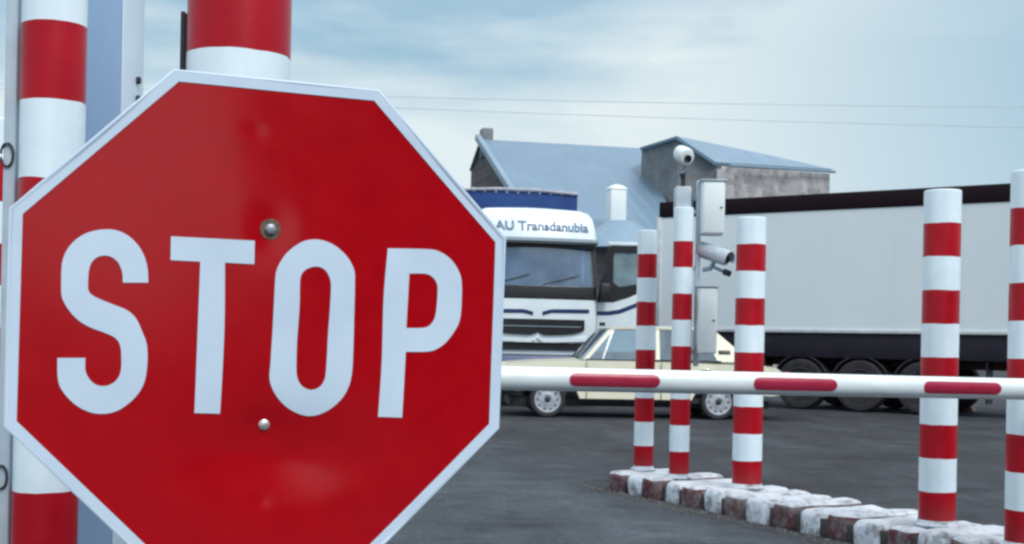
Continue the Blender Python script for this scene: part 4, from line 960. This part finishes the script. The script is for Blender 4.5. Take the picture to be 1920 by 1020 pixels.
# tarpaulin body
b = MB(); b.box(-1.27, 1.27, 2.35, 9.6, 1.15, 4.18, bev=.05)
tb = b.build('tarpaulin', M['tarp'], tr)
b = MB(); 
b.tube([(-1.27, 2.33, 4.15), (-.4, 2.32, 4.20), (.4, 2.32, 4.20), (1.27, 2.33, 4.15)], .03, 6)
b.build('tarp_cord', M['tarp_edge'], tr)
for k in range(11):
    x = -1.15 + k * .23
    MB().box(x - .02, x + .02, 2.33, 2.345, 4.12, 4.215, bev=.004).build('tarp_strap', M['tarp_edge'], tr)
MB().box(-.5, .5, 1.2, 9.4, .75, 1.12).build('chassis', M['chassis'], tr)
for y in (1.0, 6.6, 8.0):
    for s in (-1, 1):
        T2 = TL(s * 1.0, y, .5) @ RY(R(90 * s)); e = MB()
        e.lathe([(.30, -.14), (.47, -.14), (.50, -.08), (.50, .08), (.47, .14), (.30, .13), (.28, .05), (.12, .02), (.10, .10), (0, .10)], T=T2, seg=40); e.build('wheel', M['rubber'], tr)

# ---------------------------------------------------------------- long grey semi-trailer
td = Vector((.825, -.565, 0)).normalized()
tl = empty('semi_trailer', (3.06, 25.75, 0), math.atan2(td.y, td.x)); tag(tl, 'long grey box semi-trailer with black top band behind the kerb island', 'trailer')
TLN = 13.6; Z0, Z1 = 1.52, 4.20
MB().box(.0, TLN, 0, 2.5, Z0 + .05, Z1 - .33).build('side_panel', M['trailer'], tl)
MB().box(-.02, TLN + .02, -.02, 2.52, Z1 - .33, Z1, bev=.02).build('top_band', M['trailer_black'], tl)
MB().box(-.02, TLN + .02, -.025, 2.525, Z0 - .02, Z0 + .05, bev=.008).build('bottom_rail', M['trailer_frame'], tl)
MB().box(-.06, .045, -.03, 2.53, Z0 - .02, Z1 - .32, bev=.01).build('corner_post', M['trailer_frame'], tl)
for k in range(1, 11):
    MB().box(k * 1.24 - .005, k * 1.24 + .005, -.003, .004, Z0 + .05, Z1 - .33).build('panel_seam', M['trailer'], tl)
MB().box(.15, TLN - 1.0, .02, .09, 1.02, Z0 - .03, bev=.01).build('side_skirt', M['skirt'], tl)
MB().box(.15, TLN - 1.0, 2.41, 2.48, 1.02, Z0 - .03, bev=.01).build('side_skirt', M['skirt'], tl)
b = MB(); b.box(.1, TLN - .2, .65, .85, .85, Z0 - .03); b.box(.1, TLN - .2, 1.65, 1.85, .85, Z0 - .03)
for k in range(12): b.box(.4 + k * 1.1, .5 + k * 1.1, .1, 2.4, 1.0, 1.2)
b.build('chassis', M['chassis'], tl)
for x in (3.12, 4.30, 5.48):
    for s, y in ((-1, .20), (1, 2.30)):
        wheel(tl, x, y, .50, .36, s, M['dark'], 'wheel', True, 'deep')
    MB().tube([(x, .3, .5), (x, 2.2, .5)], .07, 10).build('axle', M['chassis'], tl)
    b = MB(); pts_o = [(x + .58 * math.cos(t), .5 + .58 * math.sin(t)) for t in [math.pi * (.12 + .76 * k / 12) for k in range(13)]]
    pts_i = [(x + .555 * math.cos(t), .5 + .555 * math.sin(t)) for t in [math.pi * (.88 - .76 * k / 12) for k in range(13)]]
    b.prism(pts_o + pts_i, 'y', .02, .42); b.build('mudguard', M['dark'], tl)
for x in (2.35, 6.6):
    MB().box(x, x + .03, .05, .45, .25, 1.0).build('mud_flap', M['black'], tl)
MB().box(7.4, 9.3, .05, .6, .55, 1.0, bev=.06).build('pallet_box', M['dark'], tl)
MB().box(-.05, .08, .3, 2.2, .45, .60, bev=.02).build('underrun_bar', M['chassis'], tl)
for x in (10.8,):
    MB().box(x, x + .14, .35, .5, .12, 1.2).build('landing_leg', M['galv'], tl); MB().box(x - .1, x + .24, .3, .55, .0, .12).build('landing_foot', M['galv'], tl)
    MB().box(x, x + .14, 2.0, 2.15, .12, 1.2).build('landing_leg', M['galv'], tl); MB().box(x - .1, x + .24, 1.95, 2.2, .0, .12).build('landing_foot', M['galv'], tl)

for px_, py_, lab in ((1602, 766, 'small brown wedge chock on the ground between the second and third trailer wheels'), (1813, 770, 'small brown wedge chock on the ground right of the right thick post')):
    q = at(px_, py_, 1.0); k_ = EYE / (EYE - q.z); q = Vector((q.x * k_, k_, 0))
    e = empty('wheel_chock', (q.x, q.y, 0), math.atan2(td.y, td.x))
    MB().prism([(-.16, 0), (.16, 0), (.06, .17), (-.02, .17)], 'y', -.12, .12, bev=.01).build('wedge', M['chock'], e)
    MB().tube([(-.10, -.13, .05), (-.10, -.17, .09), (.02, -.17, .14), (.02, -.13, .12)], .009, 6).build('handle', M['dark'], e)
    tag(e, lab, 'wheel chock', 'chocks by the trailer wheels')
